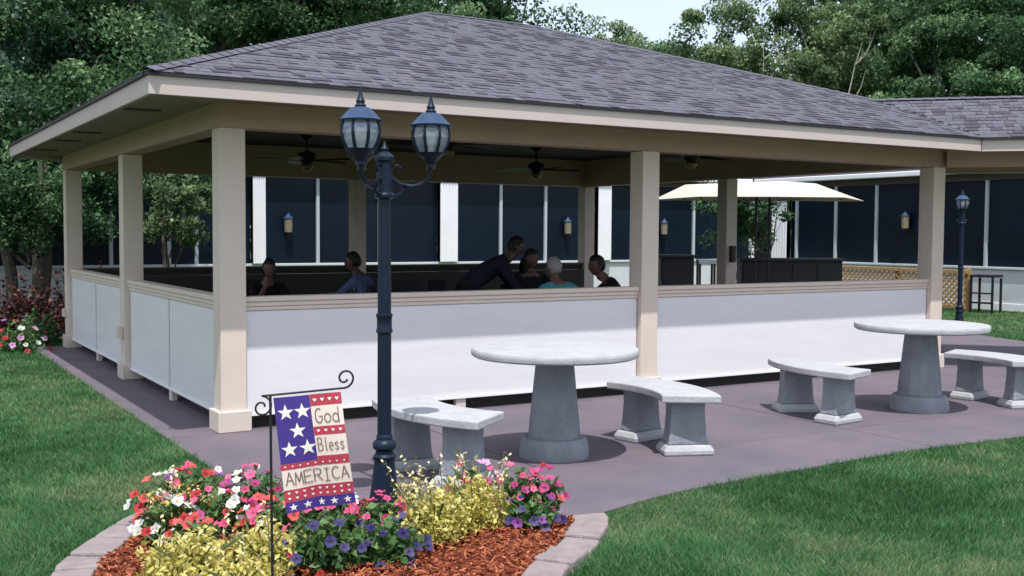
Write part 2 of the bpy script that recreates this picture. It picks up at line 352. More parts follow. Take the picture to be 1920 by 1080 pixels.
# eaves: fascia, drip edge, soffit with vents
VX = 8.439                                        # inside corner where the wing eave starts
WL = 6.2                                          # wing length along 45 deg
wx, wy = VX+WL*S2, -OV-WL*S2
def fascia_seg(p, q, nrm, name='fascia', z0=FB, z1=FT-0.004):
    p = Vector(p+(0,)); q = Vector(q+(0,)); n = Vector(nrm+(0,)).normalized()*0.025
    vs = [p,q,q-n,p-n]; mb = MB(); mb.prism([(v.x,v.y) for v in vs], z0, z1); mb.build(name, MT['fascia'], pav, bevel=0.003)
YE = 7.117
fascia_seg((-OV,-OV),(VX,-OV),(0,-1)); fascia_seg((-OV,YE),(-OV,-OV+0.027),(-1,0)); fascia_seg((VX+0.003,-OV-0.004),(wx,wy),(-1,-1))
fascia_seg((0.28,8.09),(-OV+0.02,YE+0.02),(-1,1)); fascia_seg((9.4,8.09),(0.29,8.09),(0,1))
def drip(p, q, n):
    p = Vector(p+(0,)); q = Vector(q+(0,)); n = Vector(n+(0,)).normalized()
    mb = MB(); vs = [p+n*0.024, q+n*0.024, q-n*0.05, p-n*0.05]; mb.prism([(v.x,v.y) for v in vs], FT-0.004, FT+0.014); mb.build('drip_edge', MT['drip'], pav)
drip((-OV-0.02,-OV),(VX,-OV),(0,-1)); drip((-OV,YE),(-OV,-OV+0.055),(-1,0)); drip((VX-0.01,-OV-0.02),(wx,wy),(-1,-1))
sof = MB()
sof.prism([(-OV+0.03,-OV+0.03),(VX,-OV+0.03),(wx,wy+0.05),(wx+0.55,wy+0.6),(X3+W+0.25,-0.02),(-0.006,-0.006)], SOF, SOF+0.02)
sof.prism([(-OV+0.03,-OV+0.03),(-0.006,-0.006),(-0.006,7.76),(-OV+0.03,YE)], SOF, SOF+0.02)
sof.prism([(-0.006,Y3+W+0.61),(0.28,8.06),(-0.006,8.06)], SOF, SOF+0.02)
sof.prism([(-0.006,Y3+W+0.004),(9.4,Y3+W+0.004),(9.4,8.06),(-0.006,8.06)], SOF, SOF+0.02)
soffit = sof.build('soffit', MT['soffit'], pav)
for y in (0.9, 3.4, 4.6, 6.24):
    MB().box(-0.52,y-0.07,SOF-0.008,-0.24,y+0.07,SOF-0.001).build('soffit_vent', MT['vent'], soffit)
for x in (1.6, 4.4, 7.0):
    MB().box(x-0.14,-0.45,SOF-0.008,x+0.14,-0.31,SOF-0.001).build('soffit_vent', MT['vent'], soffit)
# roof deck
OE = OV+0.02; ZE = FT+0.014
def rz(d): return ZE+PITCHR*d
wingH = 1.10; wpit = (3.25-ZE)/wingH
ridge_a = (A0, A0); ridge_b = (A1, A0); RZT = rz(A0+OE)
BY = 2*A0+OE                                       # back eave
hipx = A1+(A0+OE)
# wing ridge start on the main slope, valley corner VC
VC = (VX,-OE); RP = (VC[0]+0.02, 0.86)             # ridge/valley meeting point in plan
RPz = rz(RP[1]+OE)
wr_end = (RP[0]+WL*S2, RP[1]-WL*S2)
deck = MB()
def tri(pts): deck.add(pts, [tuple(range(len(pts)))])
hz_b = (A1+(A0-RP[1])*0.97, RP[1])
tri([(-OE,-OE,ZE),(VC[0],VC[1],ZE),(RP[0],RP[1],RPz),(ridge_b[0],ridge_b[1],RZT),(ridge_a[0],ridge_a[1],RZT)])
tri([(-OE,YE,ZE),(-OE,-OE,ZE),(ridge_a[0],ridge_a[1],RZT),(0.45,BY-1.15,rz(1.15))])
tri([(-OE,YE,ZE),(0.45,BY-1.15,rz(1.15)),(0.28,8.1,ZE)])
tri([(0.28,8.1,ZE),(0.45,BY-1.15,rz(1.15)),(ridge_a[0],ridge_a[1],RZT),(ridge_b[0],ridge_b[1],RZT),(hipx-0.1,8.1,ZE)])
tri([(VC[0],VC[1],ZE),(wx,wy,ZE),(wr_end[0],wr_end[1],RPz),(RP[0],RP[1],RPz)])
we = (wr_end[0]+wingH*S2*1.4, wr_end[1]+wingH*S2*1.4)
tri([(RP[0],RP[1],RPz),(wr_end[0],wr_end[1],RPz),(we[0],we[1],ZE),(RP[0]+wingH*S2*1.4+0.5,RP[1]+wingH*S2*1.4-0.5,ZE)])
tri([(RP[0],RP[1],RPz),(RP[0]+1.6,RP[1]+0.6,ZE),(hipx-0.1,8.1,ZE),(ridge_b[0],ridge_b[1],RZT)])
roof = deck.build('roof', MT['deck'], pav)
# shingles: laminated tabs laid in courses on the front, left and wing slopes
def course_layout(origin, udir, sdir, rise, depth, span, EXP=0.112, ws=0.88):
    """origin eave start; udir along eave; sdir plan dir up-slope; rise per metre; span(d)->(u0,u1). yields tab frames"""
    o = Vector(origin); u = Vector(udir).normalized(); s = (Vector(sdir).normalized()+Vector((0,0,rise))).normalized(); n = u.cross(s)
    if n.z < 0: n = -n
    k = 0; L = depth*math.sqrt(1+rise*rise); tabs = []
    hyp = math.sqrt(1+rise*rise)
    while k*EXP < L-0.02:
        sl = k*EXP; d = (sl+EXP*0.5)/hyp; u0,u1 = span(d); x = u0-random.uniform(0,0.15)
        while x < u1:
            wd = ws*random.choice((0.08,0.10,0.13,0.16,0.20)); a = max(x,u0); b = min(x+wd,u1)
            if b-a > 0.03: tabs.append((o+u*((a+b)/2)+s*sl+n*0.004, u, s, n, b-a, min(EXP+0.02, L-sl)))
            x += wd
        k += 1
    return tabs
front = course_layout((-OE,-OE,ZE), (1,0,0), (0,1,0), PITCHR, A0+OE,
    lambda d: (d+0.02, (VC[0]+OE+ (RP[0]-VC[0])*d/(RP[1]+OE)) if d < RP[1]+OE else (RP[0]+OE+(A1-RP[0])*(d-RP[1]-OE)/(A0-RP[1]))))
left = course_layout((-OE,YE,ZE), (0,-1,0), (1,0,0), PITCHR, A0+OE, lambda d: (max(0,(d-1.1)*0.98), YE+OE-d-0.02))
vu = RP[0]-VC[0]; vv = RP[1]-VC[1]
vs_, vt_ = (vu-vv)*S2, (vu+vv)*S2                 # valley end in wing frame (along, up-slope)
wrise = (RPz-ZE)/vt_
wing = course_layout((VC[0],VC[1],ZE), (1,-1,0), (1,1,0), wrise, vt_, lambda d: (vs_*d/vt_, WL+vs_*d/vt_), 0.10, 0.8)
def camscore(t): return -(t[4]*t[5])*max(0.02,abs(t[3].dot((CAM-t[0]).normalized())))/((t[0]-CAM).length_squared)
vis = [t for t in front+wing]
vis.sort(key=camscore); single, rest = vis[:300], vis[300:]+left
cache = {}
def tab_mesh(wd, ln, mi, th):
    key = (round(wd,2), round(ln,2), mi, th)
    if key not in cache:
        m = MB(); q = key[0]-0.004; l = key[1]
        vs = [(-q/2,0,0),(q/2,0,0),(q/2,l,0),(-q/2,l,0),(-q/2,0,th),(q/2,0,th),(q/2,l,0.002),(-q/2,l,0.002)]
        m.add(vs, [(4,5,6,7),(0,1,5,4),(1,2,6,5),(2,3,7,6),(3,0,4,7)])
        me = bpy.data.meshes.new('shingle'); me.from_pydata(m.v, [], m.f); me.materials.append(SH[mi]); cache[key] = me
    return cache[key]
def pick(): 
    raised = random.random() < 0.42
    return (random.choices((0,1,2,3,4), (1,2,4,5,1) if raised else (5,3,0.8,0.1,3))[0], 0.010 if raised else 0.005)
for t in single:
    mi, th = pick(); o = bpy.data.objects.new('shingle', tab_mesh(t[4], t[5], mi, th)); COL.objects.link(o); o.parent = roof
    mt = Matrix((t[1],t[2],t[3])).transposed().to_4x4(); mt.translation = t[0]; o.matrix_local = mt
fm = MB()
for t in rest:
    mi, th = pick(); q = t[4]-0.004; l = t[5]
    P = lambda a,b,c: t[0]+t[1]*a+t[2]*b+t[3]*c
    fm.add([P(-q/2,0,0),P(q/2,0,0),P(q/2,l,0.002),P(-q/2,l,0.002),P(-q/2,0,th),P(q/2,0,th)], [(4,5,2,3),(0,1,5,4),(1,2,5),(3,0,4)], mi)
# hip and ridge caps
def caps(a, b, wdt=0.075):
    a = Vector(a); b = Vector(b); d = (b-a); L = d.length; d.normalize(); s = d.cross(Vector((0,0,1))).normalized(); n = s.cross(d); k = 0
    while k*0.143 < L-0.05:
        p = a+d*(k*0.143); q = p+d*0.16; lift = n*0.012
        fm.add([p-s*wdt-n*0.018+lift, p+n*0.012+lift, p+s*wdt-n*0.018+lift, q-s*wdt-n*0.024+lift, q+n*0.006+lift, q+s*wdt-n*0.024+lift], [(0,1,4,3),(1,2,5,4)], random.choice((0,1,4,1)))
        k += 1
caps((-OE,-OE,ZE+0.01),(A0,A0,RZT)); caps((A0,A0,RZT),(A1,A0,RZT)); caps((RP[0],RP[1],RPz),(A1,A0,RZT)); caps((RP[0],RP[1],RPz),(wr_end[0],wr_end[1],RPz))
me = bpy.data.meshes.new('shingle_field'); me.from_pydata(fm.v, [], fm.f)
for s_ in SH: me.materials.append(s_)
me.polygons.foreach_set('material_index', fm.m)
o = bpy.data.objects.new('shingle_field', me); COL.objects.link(o); o.parent = roof; o['kind'] = 'stuff'

# ceiling fans
def fan(x, y, rz_, label):
    f = empty('ceiling_fan', (x,y,2.86), rz_, label, 'ceiling fan', 'ceiling fans under the pavilion roof')
    MB().lathe([(0.07,-0.001),(0.075,-0.03),(0.03,-0.06)],14).build('canopy', MT['black'], f, smooth=True)
    MB().tube([(0,0,-0.05),(0,0,-0.22)],0.014,8).build('downrod', MT['black'], f)
    MB().lathe([(0.03,-0.20),(0.11,-0.23),(0.125,-0.28),(0.10,-0.34),(0.05,-0.37)],16).build('motor', MT['black'], f, smooth=True)
    MB().lathe([(0.05,-0.372),(0.085,-0.40),(0.06,-0.45),(0.01,-0.47)],14).build('light_bowl', MT['brass'], f, smooth=True)
    for k in range(5):
        mt = Matrix.Rotation(2*PI*k/5,4,'Z') @ Matrix.Translation((0,0,-0.325)) @ Matrix.Rotation(rad(11),4,'X')
        m = MB(); vs = [mt@Vector(p) for p in ((0.12,-0.03,0),(0.20,-0.055,0),(0.62,-0.075,0),(0.66,-0.03,0),(0.66,0.03,0),(0.62,0.075,0),(0.20,0.055,0),(0.12,0.03,0))]
        ws = [v+Vector((0,0,0.008)) for v in vs]; n = 8
        m.add(vs+ws, [tuple(range(n)), tuple(range(2*n-1,n-1,-1))]+[(i,(i+1)%n,(i+1)%n+n,i+n) for i in range(n)]); m.build('blade', MT['black'], f)
fan(2.7,5.3,0.3,'dark ceiling fan over the woman resting chin on hand'); fan(6.3,5.3,0.9,'dark ceiling fan in front of the rightmost fluted column behind the pavilion')
fan(3.0,1.9,0.5,'dark ceiling fan hidden mostly by the lamp post top'); fan(6.4,1.9,0.1,'dark ceiling fan just behind the middle front post')

# ================================================================== BACK BUILDING (L-shaped, dark screened windows)
bld = empty('long_building', (8,13.3,0), 0, 'long low building with dark navy screened windows behind the pavilion', 'building')
def bpart(m, name, mt, bevel=0.0, parent=None, smooth=False):
    o = m.build(name, mt, parent or bld, bevel=bevel, smooth=smooth)
    if parent is None: o.location = (-8,-13.3,0)
    return o
YB, XR = 13.3, 18.36; SZ, WZ = 0.93, 2.78
bpart(MB().box(-4.0,YB,0,XR+0.3,YB+0.3,SZ-0.05), 'wall', MT['siding'])
bpart(MB().box(XR,2.0,0,XR+0.3,YB-0.002,SZ-0.05), 'wall', MT['siding'])
bpart(MB().box(-4.0,YB-0.05,SZ-0.049,XR+0.3,YB+0.2,SZ), 'sill', MT['siding'], 0.006)
bpart(MB().box(XR-0.05,2.0,SZ-0.049,XR+0.2,YB-0.052,SZ), 'sill', MT['siding'], 0.006)
bpart(MB().box(XR-0.03,2.0,0.0,XR-0.002,YB-0.01,0.16), 'base_trim', MT['white'], 0.004)
bpart(MB().box(-4.0,YB-0.02,WZ,XR+0.3,YB+0.3,3.15), 'header', MT['header'])
bpart(MB().box(XR-0.02,2.0,WZ,XR+0.3,YB-0.022,3.15), 'header', MT['header'])
mull_b = [-3.6,-2.2,-0.9,0.4,1.75,2.84,3.38,5.93,7.35,10.42,11.66,14.9,16.26,17.3]
cols_b = [(4.49,4.76),(8.77,9.22),(13.11,13.51)]
edges = sorted([-4.0]+mull_b+[e for c in cols_b for e in c]+[XR-0.14])
for a,b in zip(edges[:-1], edges[1:]):
    if any(abs(a-c[0])<.01 and abs(b-c[1])<.01 for c in cols_b): continue
    bpart(MB().box(a+0.003,YB+0.03,SZ+0.002,b-0.003,YB+0.06,WZ-0.002), 'window_pane', MT['pane'])
for x in mull_b: bpart(MB().box(x-0.035,YB-0.03,SZ+0.001,x+0.035,YB+0.029,WZ-0.001), 'mullion', MT['mullion'], 0.006)
def column(cx, cy, wd, axis):
    m = MB(); n = 6
    for i in range(n):                              # fluted pilaster
        a = -wd/2+wd*i/n; b = a+wd/n*0.82
        if axis == 'x': m.box(cx+a,cy-0.16,SZ+0.001,cx+b,cy+0.02,WZ+0.08)
        else: m.box(cx-0.16,cy+a,SZ+0.001,cx+0.02,cy+b,WZ+0.08)
    if axis == 'x': m.box(cx-wd/2,cy-0.145,SZ+0.001,cx+wd/2,cy+0.021,WZ+0.079)
    else: m.box(cx-0.145,cy-wd/2,SZ+0.001,cx+0.021,cy+wd/2,WZ+0.079)
    bpart(m, 'column', MT['white'], 0.01)
for a,b in cols_b: column((a+b)/2, YB, b-a, 'x')
mull_r = [11.71,10.41,9.16,7.7,6.22,4.8,3.4]
cols_r = [(11.93,12.47)]
edges = sorted([2.0]+mull_r+[11.93,12.47,YB-0.14])
for a,b in zip(edges[:-1], edges[1:]):
    if abs(a-11.93)<.01: continue
    bpart(MB().box(XR+0.03,a+0.003,SZ+0.002,XR+0.06,b-0.003,WZ+0.048), 'window_pane', MT['pane'])
for y in mull_r: bpart(MB().box(XR-0.03,y-0.035,SZ+0.001,XR+0.029,y+0.035,WZ-0.001), 'mullion', MT['mullion'], 0.006)
column(XR, 12.2, 0.54, 'y')
bpart(MB().box(XR-0.14,YB-0.14,SZ+0.001,XR+0.02,YB+0.02,WZ+0.06), 'column', MT['white'], 0.01)
# white eave gutter and low roof
bpart(MB().box(-4.5,YB-0.27,2.93,XR-0.28,YB-0.17,3.05), 'gutter', MT['white'], 0.02)
bpart(MB().box(XR-0.27,1.5,2.93,XR-0.17,YB-0.28,3.05), 'gutter', MT['white'], 0.02)
bpart(MB().box(-4.5,YB-0.169,2.94,XR-0.17,YB-0.021,2.97), 'eave_soffit', MT['siding'])
bpart(MB().box(XR-0.169,1.5,2.941,XR-0.021,YB-0.171,2.971), 'eave_soffit', MT['siding'])
m = MB(); m.add([(-4.5,YB-0.24,3.06),(XR-0.24,YB-0.24,3.06),(XR+1.6,YB+1.6,3.75),(-4.5,YB+1.6,3.75),(XR+3.4,YB+3.4,3.06),(-4.5,YB+3.4,3.06)], [(0,1,2,3),(3,2,4,5)])
m.add([(XR-0.24,1.5,3.06),(XR-0.24,YB-0.24,3.06),(XR+1.6,YB+1.6,3.75),(XR+1.6,1.5,3.75),(XR+3.4,1.5,3.06),(XR+3.4,YB+3.4,3.06)], [(0,3,2,1),(3,4,5,2)])
bpart(m, 'roof', MT['farroof'])
# wall lanterns (top-level: fixed to the building)
def lantern(x, y, z, rz_, label):
    l = empty('wall_lantern', (x,y,z), rz_, label, 'wall lantern', 'brass wall lanterns along the dark windows')
    MB().box(-0.04,-0.02,-0.12,0.04,0.0,0.14).build('back_plate', MT['black'], l)
    MB().tube([(0,-0.01,0.12),(0,-0.06,0.22),(0,-0.12,0.24),(0,-0.13,0.18)],0.010,6).build('arm', MT['black'], l)
    MB().lathe([(0.015,0.20),(0.03,0.17),(0.10,0.10),(0.105,0.085)],10,(0,-0.13,0)).build('cap', MT['lampcap'], l)
    MB().lathe([(0.086,0.084),(0.088,0.02),(0.08,-0.20)],10,(0,-0.13,0)).build('glass', MT['brassglass'], l)
    MB().lathe([(0.085,-0.201),(0.06,-0.24),(0.015,-0.28)],10,(0,-0.13,0)).build('bottom_cup', MT['black'], l)
MT['brassglass'] = mat('amber_lantern_glass', (0.22, 0.19, 0.135), 0.3)
for x,lb in ((3.09,'brass wall lantern on the dark window behind the left bay'),(5.25,'brass wall lantern above the woman resting chin on hand'),
             (12.24,'brass wall lantern left of the rightmost fluted white column'),(15.2,'brass wall lantern just right of the middle front post')):
    lantern(x, YB+0.028, 1.78, 0, lb)
lantern(XR+0.028, 8.25, 1.95, -PI/2, 'dim brass wall lantern beside the right front pavilion post')

# ================================================================== STONE TABLES AND BENCHES
def table(x, y, label, rb, rt, zt):
    t = empty('stone_table', (x,y,0), random.uniform(0,1), label, 'table', 'round concrete patio tables')
    k = zt/0.78
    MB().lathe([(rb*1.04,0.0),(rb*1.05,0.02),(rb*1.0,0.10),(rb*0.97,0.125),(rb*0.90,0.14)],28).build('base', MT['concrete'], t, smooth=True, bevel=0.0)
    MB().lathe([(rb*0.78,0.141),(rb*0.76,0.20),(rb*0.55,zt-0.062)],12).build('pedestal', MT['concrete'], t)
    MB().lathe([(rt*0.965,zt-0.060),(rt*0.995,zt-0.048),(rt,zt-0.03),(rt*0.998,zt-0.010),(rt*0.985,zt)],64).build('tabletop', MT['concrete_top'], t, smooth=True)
    return t
T1 = (1.815,-2.02); T2 = (5.875,-1.945)
table(*T1, 'round grey concrete table nearest the lamp post', 0.242, 0.60, 0.778)
table(*T2, 'round grey concrete table in front of the right pavilion post', 0.25, 0.588, 0.79)
def make_bench():
    b = empty('stone_bench', (0,0,0), 0, None, 'bench', 'curved concrete benches around the stone tables')
    # local frame: arc centre at (-1.06, 0); seat middle at origin; +X points away from the table
    ri, ro, half, n = 0.85, 1.27, rad(27.5), 16
    def arc(r, a0, a1, n): return [(-1.06+r*math.cos(a0+(a1-a0)*i/n), r*math.sin(a0+(a1-a0)*i/n)) for i in range(n+1)]
    poly = arc(ro,-half,half,n)+arc(ri,half,-half,n)
    m = MB(); N = len(poly); vs = [(x,y,0.395) for x,y in poly]+[(x,y,0.452) for x,y in poly]; k = n+1
    fs = [(i,(i+1)%N,(i+1)%N+N,i+N) for i in range(N)]
    for i in range(n): fs += [(i,i+1,N-2-i,N-1-i), (N+i,N+i+1,2*N-2-i,2*N-1-i)]
    m.add(vs, fs); m.build('seat', MT['concrete_top'], b, bevel=0.010)
    for s in (-1,1):
        a = s*rad(16.5); mt = Matrix.Translation((-1.06,0,0)) @ Matrix.Rotation(a,4,'Z') @ Matrix.Translation((1.06,0,0))
        lg = MB()
        def ring(w, t, z): return [mt@Vector(p) for p in ((-w,-t,z),(w,-t,z),(w,t,z),(-w,t,z))]
        R = [ring(0.150,0.085,0.075), ring(0.138,0.076,0.15), ring(0.128,0.072,0.30), ring(0.128,0.076,0.394)]
        vs = [v for r in R for v in r]; fs = [(0,1,2,3),(12,13,14,15)]
        for j in range(3):
            for i in range(4): fs.append((4*j+i,4*j+(i+1)%4,4*j+4+(i+1)%4,4*j+4+i))
        L = lg.add(vs, fs).build('leg', MT['concrete'], b, bevel=0.010)
        ft = MB(); R = [ring(0.185,0.115,0.0), ring(0.187,0.117,0.035), ring(0.165,0.098,0.0745)]
        vs = [v for r in R for v in r]; fs = [(0,1,2,3),(8,9,10,11)]
        for j in range(2):
            for i in range(4): fs.append((4*j+i,4*j+(i+1)%4,4*j+4+(i+1)%4,4*j+4+i))
        ft.add(vs, fs).build('foot', MT['concrete_top'], L, bevel=0.012)
    return b
bproto = make_bench()
for i,(T,ang,r,lb) in enumerate(((T1,189,1.10,'curved concrete bench right behind the lamp post, left of the nearer table'),
        (T1,-6,0.96,'curved concrete bench right of the nearer table, before the middle post'),
        (T2,170,1.18,'curved concrete bench left of the farther table, with rounded white foot'),
        (T2,-5,1.04,'curved concrete bench right of the farther table, cut by the picture edge'))):
    o = bproto if i == 0 else copy_tree(bproto)
    a = rad(ang); o.location = (T[0]+r*math.cos(a), T[1]+r*math.sin(a), 0); o.rotation_euler = (0,0,a+PI*0)
    o['label'] = lb

# ================================================================== LAMP POSTS
def make_lamp(heads=3):
    L = empty('lamp_post', (0,0,0), 0, None, 'lamp post', 'dark cast lamp posts')
    I = MT['iron']
    MB().lathe([(0.098,0.0),(0.096,0.03),(0.088,0.06),(0.072,0.16),(0.060,0.27),(0.057,0.29)],24).build('base', I, L, smooth=True)
    MB().lathe([(0.060,0.291),(0.066,0.30),(0.066,0.315),(0.052,0.328),(0.050,0.345),(0.066,0.362),(0.068,0.385),(0.060,0.40),(0.046,0.41),(0.047,0.43),(0.041,0.44)],24).build('base_ring', I, L, smooth=True)
    MB().lathe([(0.0405,0.441),(0.0395,1.02)],20).build('lower_shaft', I, L, smooth=True)
    MB().lathe([(0.040,1.021),(0.047,1.025),(0.047,1.04),(0.043,1.05),(0.043,1.105),(0.047,1.115),(0.047,1.13),(0.039,1.135)],20).build('collar', I, L, smooth=True)
    MB().lathe([(0.0385,1.136),(0.036,1.78)],20).build('upper_shaft', I, L, smooth=True)
    MB().lathe([(0.037,1.781),(0.058,1.79),(0.060,1.805),(0.046,1.82),(0.046,1.99),(0.056,2.00),(0.056,2.02),(0.040,2.035),(0.02,2.05),(0.024,2.065),(0.012,2.08),(0.002,2.11)],20).build('hub', I, L, smooth=True)
    for k in range(heads):
        d = rad(-24.0)+k*2*PI/3
        dx,dy = math.cos(d), math.sin(d); AL = 0.262 if heads > 1 else 0.0
        P = lambda r,z: (dx*r, dy*r, z)
        arm = MB()
        if heads > 1: arm.tube([P(0.04,1.90),P(0.09,1.868),P(0.15,1.855),P(0.21,1.868),P(0.25,1.905),P(AL,1.95),P(AL,1.975)],[0.014,0.012,0.011,0.011,0.011,0.012,0.014],8)
        for dd_ in ((1,) if heads > 1 else (1,-1)): arm.tube([P(dd_*0.045,1.80),P(dd_*0.09,1.815),P(dd_*0.115,1.845),P(dd_*0.10,1.865),P(dd_*0.085,1.85)],[0.008]*5,6)
        arm.tube([P(0.045,1.97),P(0.075,1.975),P(0.095,1.955),P(0.085,1.935),P(0.075,1.945)],[0.007]*5,6)
        arm.build('arm', I, L, smooth=True)
        c = (dx*AL, dy*AL, -0.022)
        H = MB().lathe([(0.018,1.976),(0.030,1.985),(0.024,2.002),(0.034,2.02),(0.058,2.045),(0.080,2.063),(0.082,2.070)],16,c).build('lantern', I, L, smooth=True)
        MB().lathe([(0.118,2.218),(0.122,2.226),(0.104,2.236),(0.074,2.270),(0.050,2.290),(0.044,2.293)],16,c).build('lantern_cap', MT['lampcap'], H, smooth=True)
        MB().lathe([(0.030,2.2935),(0.032,2.303),(0.022,2.315),(0.025,2.328),(0.017,2.342),(0.008,2.378),(0.002,2.405)],10,c).build('finial', I, H, smooth=True)
        prof = [(0.077,2.071),(0.097,2.11),(0.109,2.155),(0.108,2.19),(0.099,2.2175)]
        n = 8
        for j in range(n):
            a0 = 2*PI*j/n; a1 = 2*PI*(j+1)/n; g = MB(); vs = []
            for r,z in prof: vs += [(c[0]+r*math.cos(a0),c[1]+r*math.sin(a0),z+c[2]),(c[0]+r*math.cos(a1),c[1]+r*math.sin(a1),z+c[2])]
            g.add(vs, [(2*i,2*i+1,2*i+3,2*i+2) for i in range(len(prof)-1)]); g.build('glass_pane', MT['glass'], H)
            rb = MB(); rb.tube([(c[0]+(r+0.001)*math.cos(a0),c[1]+(r+0.001)*math.sin(a0),z+c[2]) for r,z in prof], 0.0085, 6); rb.build('rib', I, H)
        MB().lathe([(0.014,2.073),(0.014,2.10),(0.024,2.125),(0.03,2.15),(0.022,2.18),(0.004,2.195)],10,c).build('bulb', MT['bulb'], H, smooth=True)
    return L
lamp = make_lamp(); lamp.location = (0.125,-2.81,0.0); lamp['label'] = 'dark blue lamp post with glass lanterns rising from the flower bed'
l2 = make_lamp(1); l2.location = (13.57,3.31,0.0); l2.rotation_euler = (0,0,0.35); l2['label'] = 'distant dark lamp post on the lawn edge right of the pavilion'

# ================================================================== FLOWER BED
bed_in = []
bc = Vector((-0.35,-3.6))
def inset(poly, d):
    n = len(poly); o = []
    for i in range(n):
        p = Vector(poly[i]); t = (Vector(poly[(i+1)%n])-Vector(poly[i-1])).normalized(); nr = Vector((t.y,-t.x))
        if nr.dot(bc-p) < 0: nr = -nr
        o.append(tuple(p+nr*d))
    return o
BIN = [p for p in inset(BED, 0.19) if min((Vector(p)-Vector(q)).length for q in BED) > 0.18 and inpoly(np.array([p[0]]), np.array([p[1]]), BED)[0]]
o = MB().prism(BIN, -0.05, 0.022).build('mulch_bed', MT['mulchbase']); tag(o, kind='structure')
# chips
N = 26000
X = rng.uniform(-1.9,1.2,N); Y = rng.uniform(-5.1,-2.0,N); k = inpoly(X,Y,BIN) & wedge(X,Y,0.1); X,Y = X[k],Y[k]; N = len(X)
binv = np.array(BIN); dist = np.full(N, 9.0)
for bx_,by_ in binv: dist = np.minimum(dist, np.hypot(X-bx_,Y-by_))
Z = 0.026+np.clip(dist,0,0.4)*0.06+rng.uniform(0,0.02,N)
ln = rng.uniform(0.015,0.042,N); wd = rng.uniform(0.006,0.014,N); th = rng.uniform(0.003,0.007,N)
d = rng.normal(size=(N,3)); d[:,2] *= 0.35; d /= np.linalg.norm(d,axis=1)[:,None]; s = np.cross(d, np.array([0,0,1.0])+rng.normal(0,0.35,(N,3))); s /= np.linalg.norm(s,axis=1)[:,None]; u = np.cross(s,d)
C = np.stack([X,Y,Z],1); V = []
a,b,c_ = d*ln[:,None]/2, s*wd[:,None]/2, u*th[:,None]/2
top = np.stack([C-a-b+c_, C+a-b*0.6+c_, C+a+b*0.7+c_, C-a+b+c_],1); sd1 = np.stack([C-a-b-c_, C+a-b*0.6-c_, C+a-b*0.6+c_, C-a-b+c_],1); sd2 = np.stack([C+a+b*0.7-c_, C-a+b-c_, C-a+b+c_, C+a+b*0.7+c_],1)
tt = rng.random(N)
MULCH = leafmat('red_cedar_mulch', (0.10,0.022,0.012), (0.40,0.14,0.065), 0.0, 0.85, mid=(0.24,0.058,0.026), spec=0.2)
o = quads('mulch_chips', np.concatenate([top,sd1,sd2]), MULCH, np.concatenate([tt,tt,tt])); tag(o, kind='stuff', label='reddish cedar mulch chips covering the flower bed', cat='mulch')
# stone edging: each stone a part
edg = empty('stone_edging', (-0.35,-3.6,0), 0, 'curved edging of pinkish grey pavers around the flower bed', 'edging')
poly = BED; n = len(poly); cum = [0]
for i in range(n): cum.append(cum[-1]+(Vector(poly[(i+1)%n])-Vector(poly[i])).length)
TOT = cum[-1]
def at_len(s):
    s %= TOT
    for i in range(n):
        if cum[i] <= s < cum[i+1] or i == n-1:
            t = (s-cum[i])/(cum[i+1]-cum[i]); p = Vector(poly[i]).lerp(Vector(poly[(i+1)%n]), t)
            tg = (Vector(poly[(i+1)%n])-Vector(poly[i])).normalized(); nr = Vector((tg.y,-tg.x))
            if nr.dot(bc-p) < 0 and (bc-p).length > 0.4: nr = -nr
            return p, nr
s = 0.0
while s < TOT-0.1:
    Ls = random.uniform(0.23,0.31); pts_o = []; pts_i = []; wv = 0.195+random.uniform(-0.012,0.012)
    for q in range(4):
        p, nr = at_len(s+0.011+(Ls-0.022)*q/3); pts_o.append(p+nr*random.uniform(-0.004,0.004)); pts_i.append(p+nr*wv)
    # skip stones hidden below the flowers where the bed meets the patio
    mid_p = (pts_o[1]+pts_i[1])/2
    if not (mid_p.y > -3.30 and mid_p.x > -0.62):
        pl = [(p.x+0.35,p.y+3.6) for p in pts_o]+[(p.x+0.35,p.y+3.6) for p in reversed(pts_i)]
        ar = abs(sum(pl[q][0]*pl[(q+1)%len(pl)][1]-pl[(q+1)%len(pl)][0]*pl[q][1] for q in range(len(pl))))/2
        if ar < 0.028: s += Ls; continue
        zt = 0.034+random.uniform(-0.010,0.012)
        m = MB(); m.prism(pl, -0.055, zt); m.build('paver_stone', MT['stone'], edg, bevel=0.013)
    s += Ls

# --- plants
def blossom_mesh(name, petal, throat, r=0.027):
    rj = lambda: random.uniform(-0.10,0.10)*r
    m = MB(); vs = [(0,0,-0.014)]; N = 15
    ring1 = [(r*0.30*math.cos(2*PI*i/N), r*0.30*math.sin(2*PI*i/N), -0.004) for i in range(N)]
    ring2 = []
    for i in range(N):
        a = 2*PI*i/N; k = 1.0 if i%3 else 0.80
        k *= random.uniform(0.86,1.12); ring2.append((r*k*math.cos(a), r*k*math.sin(a), 0.003+(0.004 if i%3==1 else -0.002)+rj()))
    m.add([(0,0,-0.014)]+ring1, [(0,1+i,1+(i+1)%N) for i in range(N)], 1)
    m.add(ring1+ring2, [(i,(i+1)%N,N+(i+1)%N,N+i) for i in range(N)], 0)
    me = bpy.data.meshes.new(name); me.from_pydata(m.v, [], m.f); me.materials.append(petal); me.materials.append(throat); me.polygons.foreach_set('material_index', m.m)
    me.polygons.foreach_set('use_smooth', [True]*len(me.polygons)); return me
